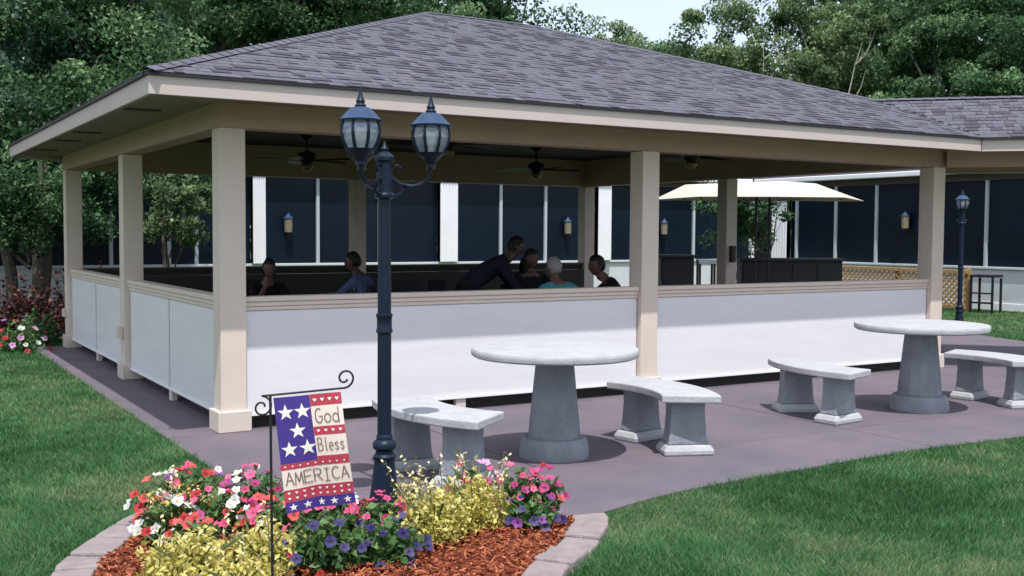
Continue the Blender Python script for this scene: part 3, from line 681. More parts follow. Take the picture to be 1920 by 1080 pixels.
def petal(name, c):
    m = leafmat(name, c, c, 0.25, 0.6); n = m.node_tree.nodes; l = m.node_tree.links
    oi = n.new("ShaderNodeObjectInfo"); r = [q for q in n if q.type == 'VALTORGB'][0]
    for q in list(r.inputs[0].links): l.remove(q)
    l.new(oi.outputs["Random"], r.inputs[0])
    e = r.color_ramp.elements; e[0].color = tuple(x*0.62 for x in c)+(1,); e[1].color = tuple(min(0.86, x*0.9+0.06) for x in c)+(1,)
    return m
PT = dict(white=(0.80,0.79,0.77), red=(0.56,0.018,0.022), coral=(0.68,0.07,0.055), pink=(0.74,0.06,0.20), hotpink=(0.80,0.10,0.27), magenta=(0.50,0.030,0.20), blue=(0.030,0.018,0.15), purple=(0.28,0.06,0.34), lilac=(0.66,0.32,0.58))
THROAT = dict(white=(0.62,0.58,0.25), red=(0.22,0.008,0.012), coral=(0.35,0.03,0.02), pink=(0.42,0.02,0.10), hotpink=(0.60,0.04,0.16), magenta=(0.20,0.01,0.08), blue=(0.010,0.008,0.05), purple=(0.10,0.02,0.14), lilac=(0.4,0.1,0.3))
BL = {}
for k in PT:
    pm_, tm_ = petal('petal_'+k, PT[k]), petal('throat_'+k, THROAT[k]); BL[k] = [blossom_mesh('flower_'+k, pm_, tm_) for _ in range(4)]
PETLEAF = leafmat('petunia_leaf', (0.035,0.085,0.028), (0.16,0.27,0.09), 0.3, 0.5, mid=(0.06,0.14,0.04))
YELLEAF = leafmat('golden_variegated_leaf', (0.10,0.17,0.035), (0.70,0.62,0.28), 0.3, 0.5, mid=(0.54,0.48,0.105))
def scatter_dome(n, rx, ry, h, shell=0.55):
    d = rng.normal(size=(n,3)); d[:,2] = np.abs(d[:,2]); d /= np.linalg.norm(d,axis=1)[:,None]
    r = (shell+(1-shell)*rng.random(n))**0.8; lump = 0.82+0.28*np.sin(d[:,0]*7+rx*20)*np.cos(d[:,1]*6+ry*17)
    return d*np.array([rx,ry,h])*(r*lump)[:,None]
def petunia(x, y, rx, h, kinds, nfl, label, name='petunia_plant', nleaf=500, z=0.06, cat='flower plant', fl_r=1.0, group='flowering plants in the mulched bed', ry=None):
    ry = ry or rx*0.85
    p = empty(name, (x,y,z), random.uniform(0,6.28)*0, label, cat, group)
    L = leaves(scatter_dome(nleaf, rx, ry, h, 0.3), rng.uniform(0.035,0.07,nleaf), 0.5, 0.55); L[:,:,2] = np.maximum(L[:,:,2], 0.004)
    quads('foliage', L, PETLEAF, rng.random(nleaf)*0.75+0.25*L[:,2,2]/h, p)['kind'] = 'stuff'
    st = MB()
    for k in range(7):
        a = random.uniform(0,6.28); st.tube([(0,0,-0.05),(rx*0.4*math.cos(a),ry*0.4*math.sin(a),h*0.5),(rx*0.7*math.cos(a),ry*0.7*math.sin(a),h*0.8)],0.004,5)
    st.build('stems', MT['stem'], p)
    tocam = (CAM-Vector((x,y,z))).normalized(); pts = []
    tries = 0
    while len(pts) < nfl and tries < 800:
        tries += 1
        d = Vector((random.gauss(0,1),random.gauss(0,1),abs(random.gauss(0.25,0.8)))).normalized()
        if d.dot(Vector((tocam.x,tocam.y,0.6))) < -0.25: continue
        q = Vector((d.x*rx,d.y*ry,d.z*h))*random.uniform(0.93,1.1)
        if any((q-e).length < 0.036*fl_r for e in pts): continue
        pts.append(q)
        o = bpy.data.objects.new('flower', random.choice(BL[random.choice(kinds)])); COL.objects.link(o); o.parent = p; o.location = q
        face = (d+Vector((tocam.x,tocam.y,0.1))*0.75+Vector((0,0,0.75))+Vector((random.gauss(0,.3),random.gauss(0,.3),random.gauss(0,.2)))).normalized()
        o.rotation_mode = 'QUATERNION'; o.rotation_quaternion = face.to_track_quat('Z','Y'); sc = random.uniform(0.72,1.22)*fl_r; o.scale = (sc,sc,sc)
    return p
def golden(x, y, rx, h, label, nleaf=1500, sprigs=5, ry=None, pinky=0.0):
    ry = ry or rx*0.85
    p = empty('golden_foliage_plant', (x,y,0.05), 0, label, 'shrub', 'golden variegated shrubs in the mulched bed')
    L = leaves(scatter_dome(nleaf, rx, ry, h, 0.35), rng.uniform(0.022,0.045,nleaf), 0.45, 0.5); L[:,:,2] = np.maximum(L[:,:,2], 0.004)
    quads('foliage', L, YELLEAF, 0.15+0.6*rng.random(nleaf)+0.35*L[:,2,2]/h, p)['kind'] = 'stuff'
    st = MB()
    for k in range(9):
        a = random.uniform(0,6.28); st.tube([(0,0,-0.05),(rx*0.4*math.cos(a),ry*0.4*math.sin(a),h*0.5),(rx*0.75*math.cos(a),ry*0.75*math.sin(a),h*0.8)],0.004,5)
    st.build('stems', MT['stem'], p)
    for k in range(sprigs):
        a = random.uniform(0,6.28); rr = random.uniform(0.2,0.8); b = Vector((rx*rr*math.cos(a), ry*rr*math.sin(a), h*0.8)); e = b+Vector((random.uniform(-.05,.05),random.uniform(-.05,.05),random.uniform(0.08,0.15)))
        m = MB(); m.tube([b-Vector((0,0,0.1)),b,e],0.0022,5)
        for j in range(9):
            t = j/8; c = b.lerp(e,t)+Vector((random.uniform(-.016,.016),random.uniform(-.016,.016),0)); dd = Vector((random.gauss(0,1),random.gauss(0,1),0.5)).normalized()*0.016; ss = dd.cross(Vector((0,0,1))).normalized()*0.008
            m.add([c-dd,c+ss,c+dd,c-ss],[(0,1,2,3)],1)
        m.build('sprig', [MT['stem'], SPR], p)
    return p
SPR = mat('dry_cream_sprig', (0.55,0.47,0.28), 0.7, 0.2, 60)
petunia(-1.04,-2.62,0.21,0.25,['red','coral','white'],31,'red and white petunias at the back left beside the pavers')
petunia(-0.92,-2.70,0.22,0.29,['white','red','purple','pink'],34,'white petunias topping the left flower clump, red ones among them')
petunia(-0.62,-2.84,0.23,0.28,['pink','magenta','white','hotpink'],43,'pink and white petunias just left of the flag pole')
petunia(-0.92,-3.02,0.24,0.23,['pink','white','red','magenta'],36,'pink and white petunias in the middle of the left clump')
petunia(-1.13,-2.98,0.18,0.20,['white','red','white'],21,'white and red petunias low above the left pavers')
petunia(-0.64,-3.25,0.22,0.24,['red','coral','pink','white'],34,'coral red petunias behind the thin flag pole')
petunia(-1.08,-3.26,0.16,0.16,['white','coral','red'],13,'white star petunias above the golden corner shrub')
golden(-1.19,-3.66,0.30,0.24,'golden shrub in the bottom left corner of the bed', 2600, 2)
golden(-1.06,-3.95,0.24,0.17,'low golden shrub at the bottom edge left of the flag stand', 1500, 1)
golden(-0.88,-3.68,0.24,0.24,'golden shrub just left of the flag pole foot', 1900, 2)
golden(-1.04,-2.88,0.25,0.27,'yellow green foliage among the red and white petunias', 1000, 3)
petunia(-0.60,-3.78,0.23,0.21,['blue','blue','blue','red'],15,'deep blue petunias below the flag', nleaf=1000)
petunia(-0.33,-3.80,0.21,0.19,['blue','blue'],14,'deep blue petunias on dark leaves left of the golden shrub by the mulch', nleaf=1000)
petunia(-0.50,-3.50,0.21,0.21,['pink','hotpink','blue','red'],15,'pink and blue petunias under the middle of the flag', nleaf=700)
petunia(-0.38,-3.20,0.22,0.21,['pink','white','magenta'],20,'pink petunias under the right corner of the flag', nleaf=600)
petunia(-0.20,-3.46,0.19,0.20,['hotpink','hotpink','pink'],29,'hot pink petunias in front of the lamp post base', fl_r=1.1)
golden(0.03,-3.62,0.25,0.27,'large golden shrub beside the red mulch', 2600, 7)
golden(0.33,-3.50,0.24,0.30,'golden shrub with dry sprigs before the first bench', 2300, 9)
golden(0.12,-3.20,0.17,0.22,'golden shrub with tall cream sprigs touching the lamp post', 700, 8)
petunia(0.45,-3.28,0.17,0.29,['pink','hotpink','lilac'],17,'pale pink petunias rising behind the golden shrub', nleaf=260)
petunia(0.66,-3.42,0.16,0.27,['magenta','pink','hotpink'],23,'magenta petunias near the right end of the bed', nleaf=360)
petunia(0.80,-3.46,0.12,0.24,['magenta','magenta','red'],17,'dark magenta petunias at the right tip of the bed', nleaf=240)
petunia(0.60,-3.64,0.17,0.14,['blue','blue','purple'],11,'deep blue petunias low at the right end of the bed', nleaf=420)
# flower clump by the far left corner of the pavilion
petunia(-0.66,7.10,0.40,0.50,['white','white','lilac','purple','red'],30,'white and purple flowers at the far left end of the lawn', nleaf=900, z=-0.05, fl_r=1.5, group='flowers by the far corner of the pavilion')
petunia(-1.30,7.25,0.40,0.48,['white','lilac','coral'],22,'white and coral flowers cut by the left picture edge', nleaf=800, z=-0.05, fl_r=1.5, group='flowers by the far corner of the pavilion')

# ================================================================== GARDEN FLAG
fl = empty('garden_flag', (-1.02,-4.24,0), 0, 'small patriotic garden flag on a curled black iron stand among flowers', 'flag')
O = Vector((-1.02,-4.24,0))
TL = Vector((-1.018,-4.243,0.925)); TR = Vector((-0.785,-4.385,0.952)); BLc = Vector((-0.968,-4.262,0.452)); BRc = Vector((-0.728,-4.41,0.502))
nf = (TR-TL).cross(BLc-TL).normalized()
if nf.dot(CAM-TL) < 0: nf = -nf
def FP(u, v, off=0.0):
    p = TL.lerp(TR,u).lerp(BLc.lerp(BRc,u), v)
    s = 0.013*math.sin(u*6.5+v*2.0)*(0.25+v)+0.018*math.sin(v*3.4)*u+0.004*math.sin(u*15+v*5)*v
    return p+nf*(s+off)-O
def sheet(m, u0, v0, u1, v1, off, mi=0, nu=10, nv=10):
    vs = [FP(u0+(u1-u0)*i/nu, v0+(v1-v0)*j/nv, off) for j in range(nv+1) for i in range(nu+1)]
    m.add(vs, [(j*(nu+1)+i,j*(nu+1)+i+1,(j+1)*(nu+1)+i+1,(j+1)*(nu+1)+i) for j in range(nv) for i in range(nu)], mi)
cl = dict(cream=mat('cream_cloth',(0.74,0.64,0.57),0.85,0.05,60), red=mat('red_cloth',(0.42,0.045,0.075),0.85,0.15,60), blue=mat('blue_cloth',(0.055,0.030,0.22),0.85,0.12,60), star=mat('white_print',(0.78,0.74,0.70),0.85), ink=mat('dark_ink',(0.17,0.105,0.11),0.85))
m = MB(); sheet(m,0,0,1,1,0.0,0,16,20); banner = m.build('banner', cl['cream'], fl, smooth=True)
e1,e2,e3 = 0.0012,0.0024,0.0036
m = MB(); sheet(m,0,0,0.53,0.575,e1); m.build('blue_field', cl['blue'], banner, smooth=True)
m = MB(); sheet(m,0,0.905,1,1,e1); m.build('blue_band', cl['blue'], banner, smooth=True)
for (u0,v0,u1,v1) in ((0.533,0,1,0.10),(0.533,0.285,1,0.36),(0,0.577,1,0.625),(0.533,0.545,1,0.5765),(0,0.80,1,0.903)):
    m = MB(); sheet(m,u0,v0,u1,v1,e1,0,10,3); m.build('red_stripe', cl['red'], banner, smooth=True)
asp = (TR-TL).length/(BLc-TL).length
def star(cu, cv, r):
    m = MB(); vs = [FP(cu,cv,e2)]
    for i in range(10):
        a = PI/2+PI*i/5; k = r if i%2 == 0 else r*0.40; vs.append(FP(cu+k*math.cos(a)/asp, cv-k*math.sin(a), e2))
    m.add(vs, [(0,1+i,1+(i+1)%10) for i in range(10)]); m.build('star', cl['star'], banner)
for cu,cv in ((0.16,0.135),(0.405,0.135),(0.305,0.30),(0.155,0.455),(0.42,0.455)): star(cu,cv,0.072)
for i in range(5): star(0.11+0.195*i,0.954,0.036)
# small heart-like marks along the red stripes
hm = MB()
def mark(cu, cv, r):
    hm.add([FP(cu,cv+r,e2),FP(cu-r*1.1/asp,cv-r*0.3,e2),FP(cu-r*0.5/asp,cv-r,e2),FP(cu,cv-r*0.4,e2),FP(cu+r*0.5/asp,cv-r,e2),FP(cu+r*1.1/asp,cv-r*0.3,e2)],[(0,3,2,1),(0,5,4,3)])
for i in range(4): mark(0.60+0.11*i,0.05,0.016); mark(0.60+0.11*i,0.322,0.014)
for i in range(9): mark(0.07+0.108*i,0.83,0.012); mark(0.07+0.108*i,0.876,0.012)
for i in range(9): mark(0.06+0.108*i,0.60,0.009)
hm.build('stripe_print', cl['star'], banner)
arc = lambda cx,cy,rx,ry,a0,a1,n=9: [(cx+rx*math.cos(rad(a0+(a1-a0)*i/n)), cy+ry*math.sin(rad(a0+(a1-a0)*i/n))) for i in range(n+1)]
GL = dict(A=[[(0,0),(.5,1),(1,0)],[(.2,.36),(.8,.36)]], M=[[(0,0),(.12,1),(.5,.25),(.88,1),(1,0)]], E=[[(.95,0),(0,0),(0,1),(.95,1)],[(0,.52),(.75,.52)]],
          R=[[(0,0),(0,1),(.6,1),(.9,.86),(.9,.66),(.6,.5),(0,.5)],[(.4,.5),(1,0)]], I=[[(.5,0),(.5,1)],[(.2,0),(.8,0)],[(.2,1),(.8,1)]], C=[arc(.55,.5,.55,.5,50,310)],
          G=[arc(.5,.5,.5,.5,55,330)+[(.95,.45),(.55,.45)]], o=[arc(.5,.3,.45,.3,0,360)], d=[arc(.45,.3,.42,.3,0,360),[(.88,1),(.88,0),(1,.02)]],
          B=[[(0,0),(0,1),(.6,1),(.85,.85),(.8,.62),(.5,.52),(0,.52)],[(.5,.52),(.95,.4),(.95,.14),(.6,0),(0,0)]], l=[[(.5,1),(.5,0),(.7,.03)]], e=[[(.05,.32),(.9,.32)]+arc(.48,.3,.44,.3,5,310)], s=[[(.85,.52),(.5,.62),(.15,.48),(.5,.32),(.85,.16),(.5,0),(.1,.1)]])
def word(txt, u0, u1, vb, vt, stroke, off=e2, jit=0.0):
    lt = MB(); n = len(txt); cw = (u1-u0)/n
    for i,ch in enumerate(txt):
        dv = random.uniform(-jit,jit)
        for pl in GL[ch]:
            P = [Vector((u0+cw*i+cw*0.09+cw*0.82*x, vb+dv+(vt-vb)*y)) for x,y in pl]
            for a,b in zip(P[:-1],P[1:]):
                t = Vector(((b.x-a.x)*asp, b.y-a.y)); 
                if t.length < 1e-6: continue
                t.normalize(); nn = Vector((-t.y/asp, t.x))*stroke; tt = Vector((t.x/asp,t.y))*stroke*0.6
                a2 = a-tt; b2 = b+tt
                lt.add([FP(a2.x+nn.x,a2.y+nn.y,off),FP(b2.x+nn.x,b2.y+nn.y,off),FP(b2.x-nn.x,b2.y-nn.y,off),FP(a2.x-nn.x,a2.y-nn.y,off)],[(0,1,2,3)])
    lt.build('lettering', cl['ink'], banner)
word('God',0.57,0.95,0.255,0.125,0.0042); word('Bless',0.56,0.97,0.50,0.385,0.0038); word('AMERICA',0.035,0.975,0.765,0.655,0.0044,jit=0.008)
st = MB(); along = (TR-TL).normalized()
PB = O+Vector((0.0,0.0,0.0)); top = TL-along*0.012+Vector((0,0,0.012))
def spiral(c, sx, start, turns, r0, r1, n=18):
    return [c+along*(sx*(r0+(r1-r0)*i/n)*math.cos(start+turns*i/n))+Vector((0,0,1))*((r0+(r1-r0)*i/n)*math.sin(start+turns*i/n)) for i in range(n+1)]
pole = [Vector((top.x,top.y,-0.05))-O+Vector((0.006,0,0)), top-O]
st.tube(pole,0.0055,8)
bar_r = TR+Vector((0,0,0.014))+along*0.004
st.tube([top-O, bar_r-O],0.0045,8)
sL = spiral(top-along*0.035+Vector((0,0,-0.045)),-1,rad(90),-rad(-450)*1,0.045,0.012); sL = [top-O]+[p-O for p in sL]
st.tube(sL,0.0045,7)
sR = spiral(bar_r+along*0.012+Vector((0,0,0.04)),1,rad(-90),rad(420),0.040,0.012); st.tube([bar_r-O]+[p-O for p in sR],0.0045,7)
st.build('stand', MT['blackiron'], fl, smooth=True)

# ================================================================== OUTDOOR FURNITURE BEYOND THE PAVILION
um = empty('patio_umbrella', (12.2,6.62,0), math.atan2(Rv.y,Rv.x), 'large oblong cream umbrella open on dark poles beyond the right bay', 'umbrella')
rim = [(-2.05,0),(-1.35,-0.98),(0.0,-1.15),(1.25,-0.98),(1.92,0.05),(1.25,0.98),(0,1.15),(-1.35,0.98)]
rdg = [(-1.46,0,2.52),(0.36,0,2.60),(1.0,0,2.555)]
vs = [(x,y,2.235+(0.03 if abs(y)>0.9 else 0)) for x,y in rim]+rdg
fs = [(0,1,8),(1,2,9,8),(2,3,10,9),(3,4,10),(4,5,10),(5,6,9,10),(6,7,8,9),(7,0,8)]
m = MB(); m.add(vs, fs); vs2 = [(x*0.99,y*0.99,z-0.012) for x,y,z in vs]; m.add(vs2, [tuple(reversed(f)) for f in fs])
m.add([vs[i] for i in range(8)]+[vs2[i] for i in range(8)], [(i,(i+1)%8,(i+1)%8+8,i+8) for i in range(8)]); m.build('canopy', MT['canvas'], um)
for x in (-0.12, 0.13): MB().tube([(x,0.0,0),(x,0,2.46)],0.022,10).build('pole', MT['blackiron'], um)
for i,(x,y) in enumerate(rim):
    r = rdg[0] if i in (0,1,7) else rdg[2] if i in (3,4,5) else rdg[1]
    MB().tube([(x*0.97,y*0.97,2.215),(r[0],r[1],r[2]-0.035)],0.009,6).build('rib', MT['blackiron'], um)
    MB().tube([(0.0,0,2.1),(x*0.55,y*0.55,2.36)],0.008,6).build('strut', MT['blackiron'], um)
MB().lathe([(0.30,0),(0.30,0.05),(0.08,0.09),(0.05,0.2)],18).build('base', MT['blackiron'], um)
def counter(x, y, L, rz_, label, D=0.55, H=1.15):
    c = empty('bar_counter', (x,y,0), rz_, label, 'bar counter', 'tall black patio counters')
    MB().box(-L/2,-D/2,H-0.05,L/2,D/2,H).build('countertop', MT['black'], c, bevel=0.008)
    MB().box(-L/2+0.05,-D/2+0.05,0.08,L/2-0.05,D/2-0.05,H-0.052).build('body', MT['blackwicker'], c, bevel=0.008)
    for k in range(max(1,int(L/0.45))):
        n = max(1,int(L/0.45)); w_ = (L-0.14)/n; a = -L/2+0.07+w_*k
        MB().box(a+0.015,-D/2+0.036,0.14,a+w_-0.015,-D/2+0.049,H-0.1).build('door_panel', MT['blackwicker'], c, bevel=0.004)
    MB().box(-L/2+0.08,-D/2+0.09,0.0,L/2-0.08,D/2-0.09,0.079).build('kick_base', MT['black'], c)
th = math.atan2(Rv.y,Rv.x)
counter(11.1,7.8,0.74,th,'short black counter behind the middle front post', 0.5, 1.19); counter(13.2,6.9,2.05,th,'long black counter standing right of the umbrella poles', 0.6, 1.13)
# light stool table by the entry
t = empty('side_table', (11.6,7.5,0), th, 'small pale table beside the short black counter', 'table')
MB().box(-0.17,-0.17,1.02,0.17,0.17,1.10).build('tabletop', MT['siding'], t, bevel=0.008)
for sx in (-1,1):
    for sy in (-1,1): MB().box(sx*0.14-0.02,sy*0.14-0.02,0,sx*0.14+0.02,sy*0.14+0.02,1.019).build('leg', MT['black'], t)
# lattice fence
lf = empty('lattice_fence', (17.2,7.6,0), 0, 'honey wood lattice fence in front of the far windows', 'fence')
y0,y1,z0,z1 = -1.75,1.75,0.14,0.80
MB().box(-0.03,y0-0.05,z1,0.05,y1+0.05,0.875).build('top_rail', MT['wood'], lf, bevel=0.006)
MB().box(-0.02,y0,0.07,0.03,y1,z0).build('bottom_rail', MT['wood'], lf, bevel=0.006)
for y in (y0-0.05,-0.05,y1-0.05):
    MB().box(-0.055,y,0.0,-0.031,y+0.1,0.92).build('fence_post', MT['wood'], lf, bevel=0.006) if False else MB().box(0.031,y,-0.05,0.12,y+0.1,0.86 if y == -0.05 else 0.92).build('fence_post', MT['wood'], lf, bevel=0.006)
sp = 0.13; Hh = z1-z0
for sgn,xo in ((1,-0.012),(-1,0.004)):
    k = y0-Hh
    while k < y1+Hh:
        a = k; pts = []
        # slat centre line from (a, z0) to (a+sgn*Hh, z1) clipped to [y0,y1]
        p0 = [a, z0]; p1 = [a+sgn*Hh, z1]
        def clip(p,q):
            for lim,side in ((y0,1),(y1,-1)):
                for e,f in ((p,q),(q,p)):
                    if side*(e[0]-lim) < 0:
                        if side*(f[0]-lim) <= 0: return None
                        t = (lim-e[0])/(f[0]-e[0]); e[1] += (f[1]-e[1])*t; e[0] = lim
            return p,q
        r = clip(p0,p1)
        if r and abs(r[1][1]-r[0][1]) > 0.06:
            (ya,za),(yb,zb) = r; L = math.hypot(yb-ya,zb-za); ang = math.atan2(zb-za, yb-ya)
            mt = Matrix.Translation((xo,ya,za)) @ Matrix.Rotation(ang,4,'X')
            MB().box(-0.006,0,-0.018,0.006,L,0.018,mtx=mt).build('slat', MT['wood'], lf)
        k += sp
# bar stool by the far wall
bs = empty('bar_stool', (17.45,5.55,0), 0.2, 'black high-backed bar stool beside the lattice fence', 'bar stool')
for sx in (-1,1):
    for sy in (-1,1): MB().box(sx*0.20-0.02,sy*0.22-0.02,-0.05,sx*0.20+0.02,sy*0.22+0.02,0.72 if sx > 0 else 0.74).build('leg', MT['black'], bs)
MB().box(-0.23,-0.25,0.741,0.23,0.25,0.79).build('seat', MT['black'], bs, bevel=0.01)
MB().box(-0.22,-0.24,0.20,-0.18,0.24,0.24).build('footrest', MT['black'], bs); MB().box(-0.225,-0.24,0.40,-0.185,0.24,0.43).build('crossbar', MT['black'], bs)

# ================================================================== PEOPLE AND FURNITURE INSIDE THE PAVILION
def dining_table(x, y, r, label, h=0.76):
    t = empty('dining_table', (x,y,0), 0, label, 'table', 'dark round tables inside the pavilion')
    MB().lathe([(r*0.97,h-0.035),(r,h-0.02),(r,h-0.005),(r*0.99,h)],32).build('tabletop', MT['black'], t, smooth=True)
    MB().lathe([(0.26,0),(0.25,0.03),(0.05,0.06),(0.045,h-0.036)],16).build('pedestal', MT['black'], t, smooth=True)
dining_table(2.45,4.25,0.5,'dark round table between the woman and the man in blue'); dining_table(4.45,1.75,0.55,'dark round table amid the group of four people')
def chair(x, y, rz_, label, hb=0.98):
    c = empty('patio_chair', (x,y,0), rz_, label, 'chair', 'dark chairs inside the pavilion')   # faces -Y locally, back at +Y
    MB().box(-0.23,-0.22,0.42,0.23,0.22,0.46).build('seat', MT['black'], c, bevel=0.012)
    MB().box(-0.23,0.20,0.52,0.23,0.24,hb).build('backrest', MT['blackwicker'], c, bevel=0.015)
    for sx in (-1,1):
        MB().box(sx*0.21-0.018,-0.21,0,sx*0.21+0.018,-0.174,0.419).build('leg', MT['black'], c); MB().box(sx*0.21-0.018,0.201,0,sx*0.21+0.018,0.237,0.519).build('leg', MT['black'], c)
        MB().box(sx*0.25-0.02,-0.2,0.63,sx*0.25+0.02,0.199,0.66).build('armrest', MT['black'], c)
SKIN = [mat('skin_tan',(0.12,0.066,0.046),0.55,0.05,20), mat('skin_fair',(0.17,0.10,0.075),0.55,0.05,20)]
HAIR = dict(dark=mat('dark_hair',(0.012,0.009,0.008),0.55,0.4,60,0.4,90), grey=mat('grey_hair',(0.30,0.29,0.29),0.6,0.3,60,0.4,90))
CL = dict(black=mat('black_cloth',(0.008,0.008,0.010),0.9,0.2,20), navy=mat('navy_cloth',(0.009,0.012,0.025),0.9,0.2,20), teal=mat('teal_cloth',(0.06,0.26,0.29),0.9,0.1,20), jeans=mat('jeans',(0.05,0.06,0.09),0.9,0.2,30))
pl = mat('patterned_blue_shirt',(0.16,0.21,0.36),0.9,0.8,28,col2=(0.03,0.045,0.11)); CL['print'] = pl
EYE = mat('dark_eye',(0.02,0.015,0.012),0.3); LIP = mat('lips',(0.32,0.11,0.09),0.5)
def person(x, y, rz_, label, joints, shirt, pants, skin, hair, hairstyle='short', head_rot=(0,0,0), sleeve=0.5, build_=1.0, z=0.0):
    """joints in local metres, facing -Y. One continuous skinned body (head and hands merged in); hair is a child."""
    root = empty('person', (x,y,z), rz_, label, 'person', 'people seated inside the pavilion')
    J = {k: Vector(v) for k,v in joints.items()}
    R = dict(pelvis=.135,waist=.125,chest=.135,neck=.055,head=.05,shL=.065,shR=.065,elL=.044,elR=.044,wrL=.030,wrR=.030,hipL=.095,hipR=.095,knL=.062,knR=.062,anL=.042,anR=.042,toeL=.035,toeR=.035)
    order = list(R); bones = [('pelvis','waist'),('waist','chest'),('chest','neck'),('neck','head'),('chest','shL'),('shL','elL'),('elL','wrL'),('chest','shR'),('shR','elR'),('elR','wrR'),
             ('pelvis','hipL'),('hipL','knL'),('knL','anL'),('anL','toeL'),('pelvis','hipR'),('hipR','knR'),('knR','anR'),('anR','toeR')]
    me = bpy.data.meshes.new('tmp'); me.from_pydata([J[k] for k in order], [(order.index(a),order.index(b)) for a,b in bones], [])
    ob = bpy.data.objects.new('tmp', me); COL.objects.link(ob); ob.modifiers.new('skin','SKIN'); sd = ob.modifiers.new('sub','SUBSURF'); sd.levels = 2; sd.render_levels = 2
    for i,k in enumerate(order):
        f = build_ if k in ('pelvis','waist','chest','hipL','hipR') else (1+build_)/2
        me.skin_vertices[0].data[i].radius = (R[k]*f, R[k]*f*(0.82 if k in ('chest','waist') else 1)); me.skin_vertices[0].data[i].use_root = (i == 0)
    dg = bpy.context.evaluated_depsgraph_get(); nm = bpy.data.meshes.new_from_object(ob.evaluated_get(dg)); bpy.data.objects.remove(ob); 
    bm = bmesh.new(); bm.from_mesh(nm); bpy.data.meshes.remove(nm)
    seg = [(J[a],J[b],a,b) for a,b in bones]
    def cls(p):
        best = None
        for a,b,na,nb in seg:
            t = max(0,min(1,(p-a).dot(b-a)/max(1e-9,(b-a).length_squared))); dd = (p-(a+(b-a)*t)).length
            if best is None or dd < best[0]: best = (dd,na,nb,t)
        _,na,nb,t = best
        if nb == 'head' or (nb == 'neck' and t > 0.75): return 0
        if nb.startswith('wr'): return 1 if t < sleeve else 0
        if nb.startswith('el') : return 1
        if nb[:2] in ('kn','an','to') or nb.startswith('hip'): return 2
        return 1
    for f in bm.faces: f.material_index = cls(f.calc_center_median()); f.smooth = True
    # head with face
    hc = J['head']+Vector((0,-0.01,0.075)); HM = Matrix.Translation(hc) @ Matrix.Rotation(head_rot[2],4,'Z') @ Matrix.Rotation(head_rot[0],4,'X') @ Matrix.Rotation(head_rot[1],4,'Y')
    ns, nr_ = 18, 14; grid = []
    for j in range(nr_+1):
        ph = PI*j/nr_; row = []
        for i in range(ns):
            a = 2*PI*i/ns; X_,Y_,Z_ = math.sin(ph)*math.sin(a), -math.sin(ph)*math.cos(a), math.cos(ph)
            w_ = 0.074*(1-0.22*max(0,-Z_)); d_ = 0.094*(1-0.12*max(0,-Z_)); p = Vector((X_*w_, Y_*d_, Z_*0.115))
            if Y_ < 0:
                nose = math.exp(-((X_/0.16)**2+((Z_+0.12)/0.20)**2)); p.y -= 0.020*nose
                for sx in (-1,1): p.y += 0.008*math.exp(-(((X_-sx*0.38)/0.16)**2+((Z_-0.08)/0.12)**2))
                p.y -= 0.006*math.exp(-((X_/0.3)**2+((Z_+0.85)/0.2)**2))
            row.append(bm.verts.new(HM@p))
        grid.append(row)
    for j in range(nr_):
        for i in range(ns):
            k = (i+1)%ns
            try: f = bm.faces.new((grid[j][i],grid[j+1][i],grid[j+1][k],grid[j][k])); f.smooth = True
            except ValueError: pass
    def blob(c, r, mi):
        q = bmesh.ops.create_icosphere(bm, subdivisions=1, radius=1.0)['verts']
        for v in q: v.co = HM@(Vector((v.co.x*r[0],v.co.y*r[1],v.co.z*r[2]))+Vector(c))
        for f in {f for v in q for f in v.link_faces}: f.material_index = mi; f.smooth = True
    for sx in (-1,1):
        blob((sx*0.029,-0.079,0.010),(0.013,0.006,0.006),3); blob((sx*0.030,-0.082,0.028),(0.018,0.005,0.004),3); blob((sx*0.074,0.005,0.0),(0.010,0.022,0.032),0)
    blob((0,-0.083,-0.055),(0.022,0.006,0.007),4)
    # hands: palm and five bent fingers
    for sd_ in ('L','R'):
        wv,ev = J['wr'+sd_], J['el'+sd_]; dr = (wv-ev).normalized(); sxs = 1 if sd_ == 'L' else -1
        sidev = dr.cross(Vector((0,0,1))); sidev = sidev.normalized() if sidev.length > 0.1 else Vector((1,0,0)); nv = sidev.cross(dr)
        def tubeb(pts, rr, n=6):
            t = MB().tube(pts, rr, n); vv = [bm.verts.new(p) for p in t.v]
            for f in t.f:
                try: q = bm.faces.new([vv[i] for i in f]); q.smooth = True; q.material_index = 0
                except ValueError: pass
        tubeb([wv-dr*0.02,wv+dr*0.03,wv+dr*0.075,wv+dr*0.092],[0.026,0.034,0.036,0.026],8)
        for q,(o_,L_) in enumerate(((-0.027,0.055),(-0.009,0.068),(0.009,0.064),(0.026,0.050))):
            b = wv+dr*0.08+sidev*o_; tubeb([b-dr*0.015,b+dr*L_*0.5-nv*0.006,b+dr*L_*0.85-nv*0.024,b+dr*L_*0.9-nv*0.044],[0.009,0.009,0.008,0.006])
        b = wv+dr*0.035-sidev*0.028*sxs; tubeb([b,b-sidev*0.025*sxs+dr*0.02,b-sidev*0.03*sxs+dr*0.05-nv*0.01],[0.011,0.010,0.008])
    me = bpy.data.meshes.new('body'); bm.to_mesh(me); bm.free()
    for mt_ in (skin, shirt, pants, EYE, LIP): me.materials.append(mt_)
    bo = bpy.data.objects.new('body', me); COL.objects.link(bo); bo.parent = root
    # hair
    hb = bmesh.new(); q = bmesh.ops.create_uvsphere(hb, u_segments=18, v_segments=12, radius=1.0)['verts']
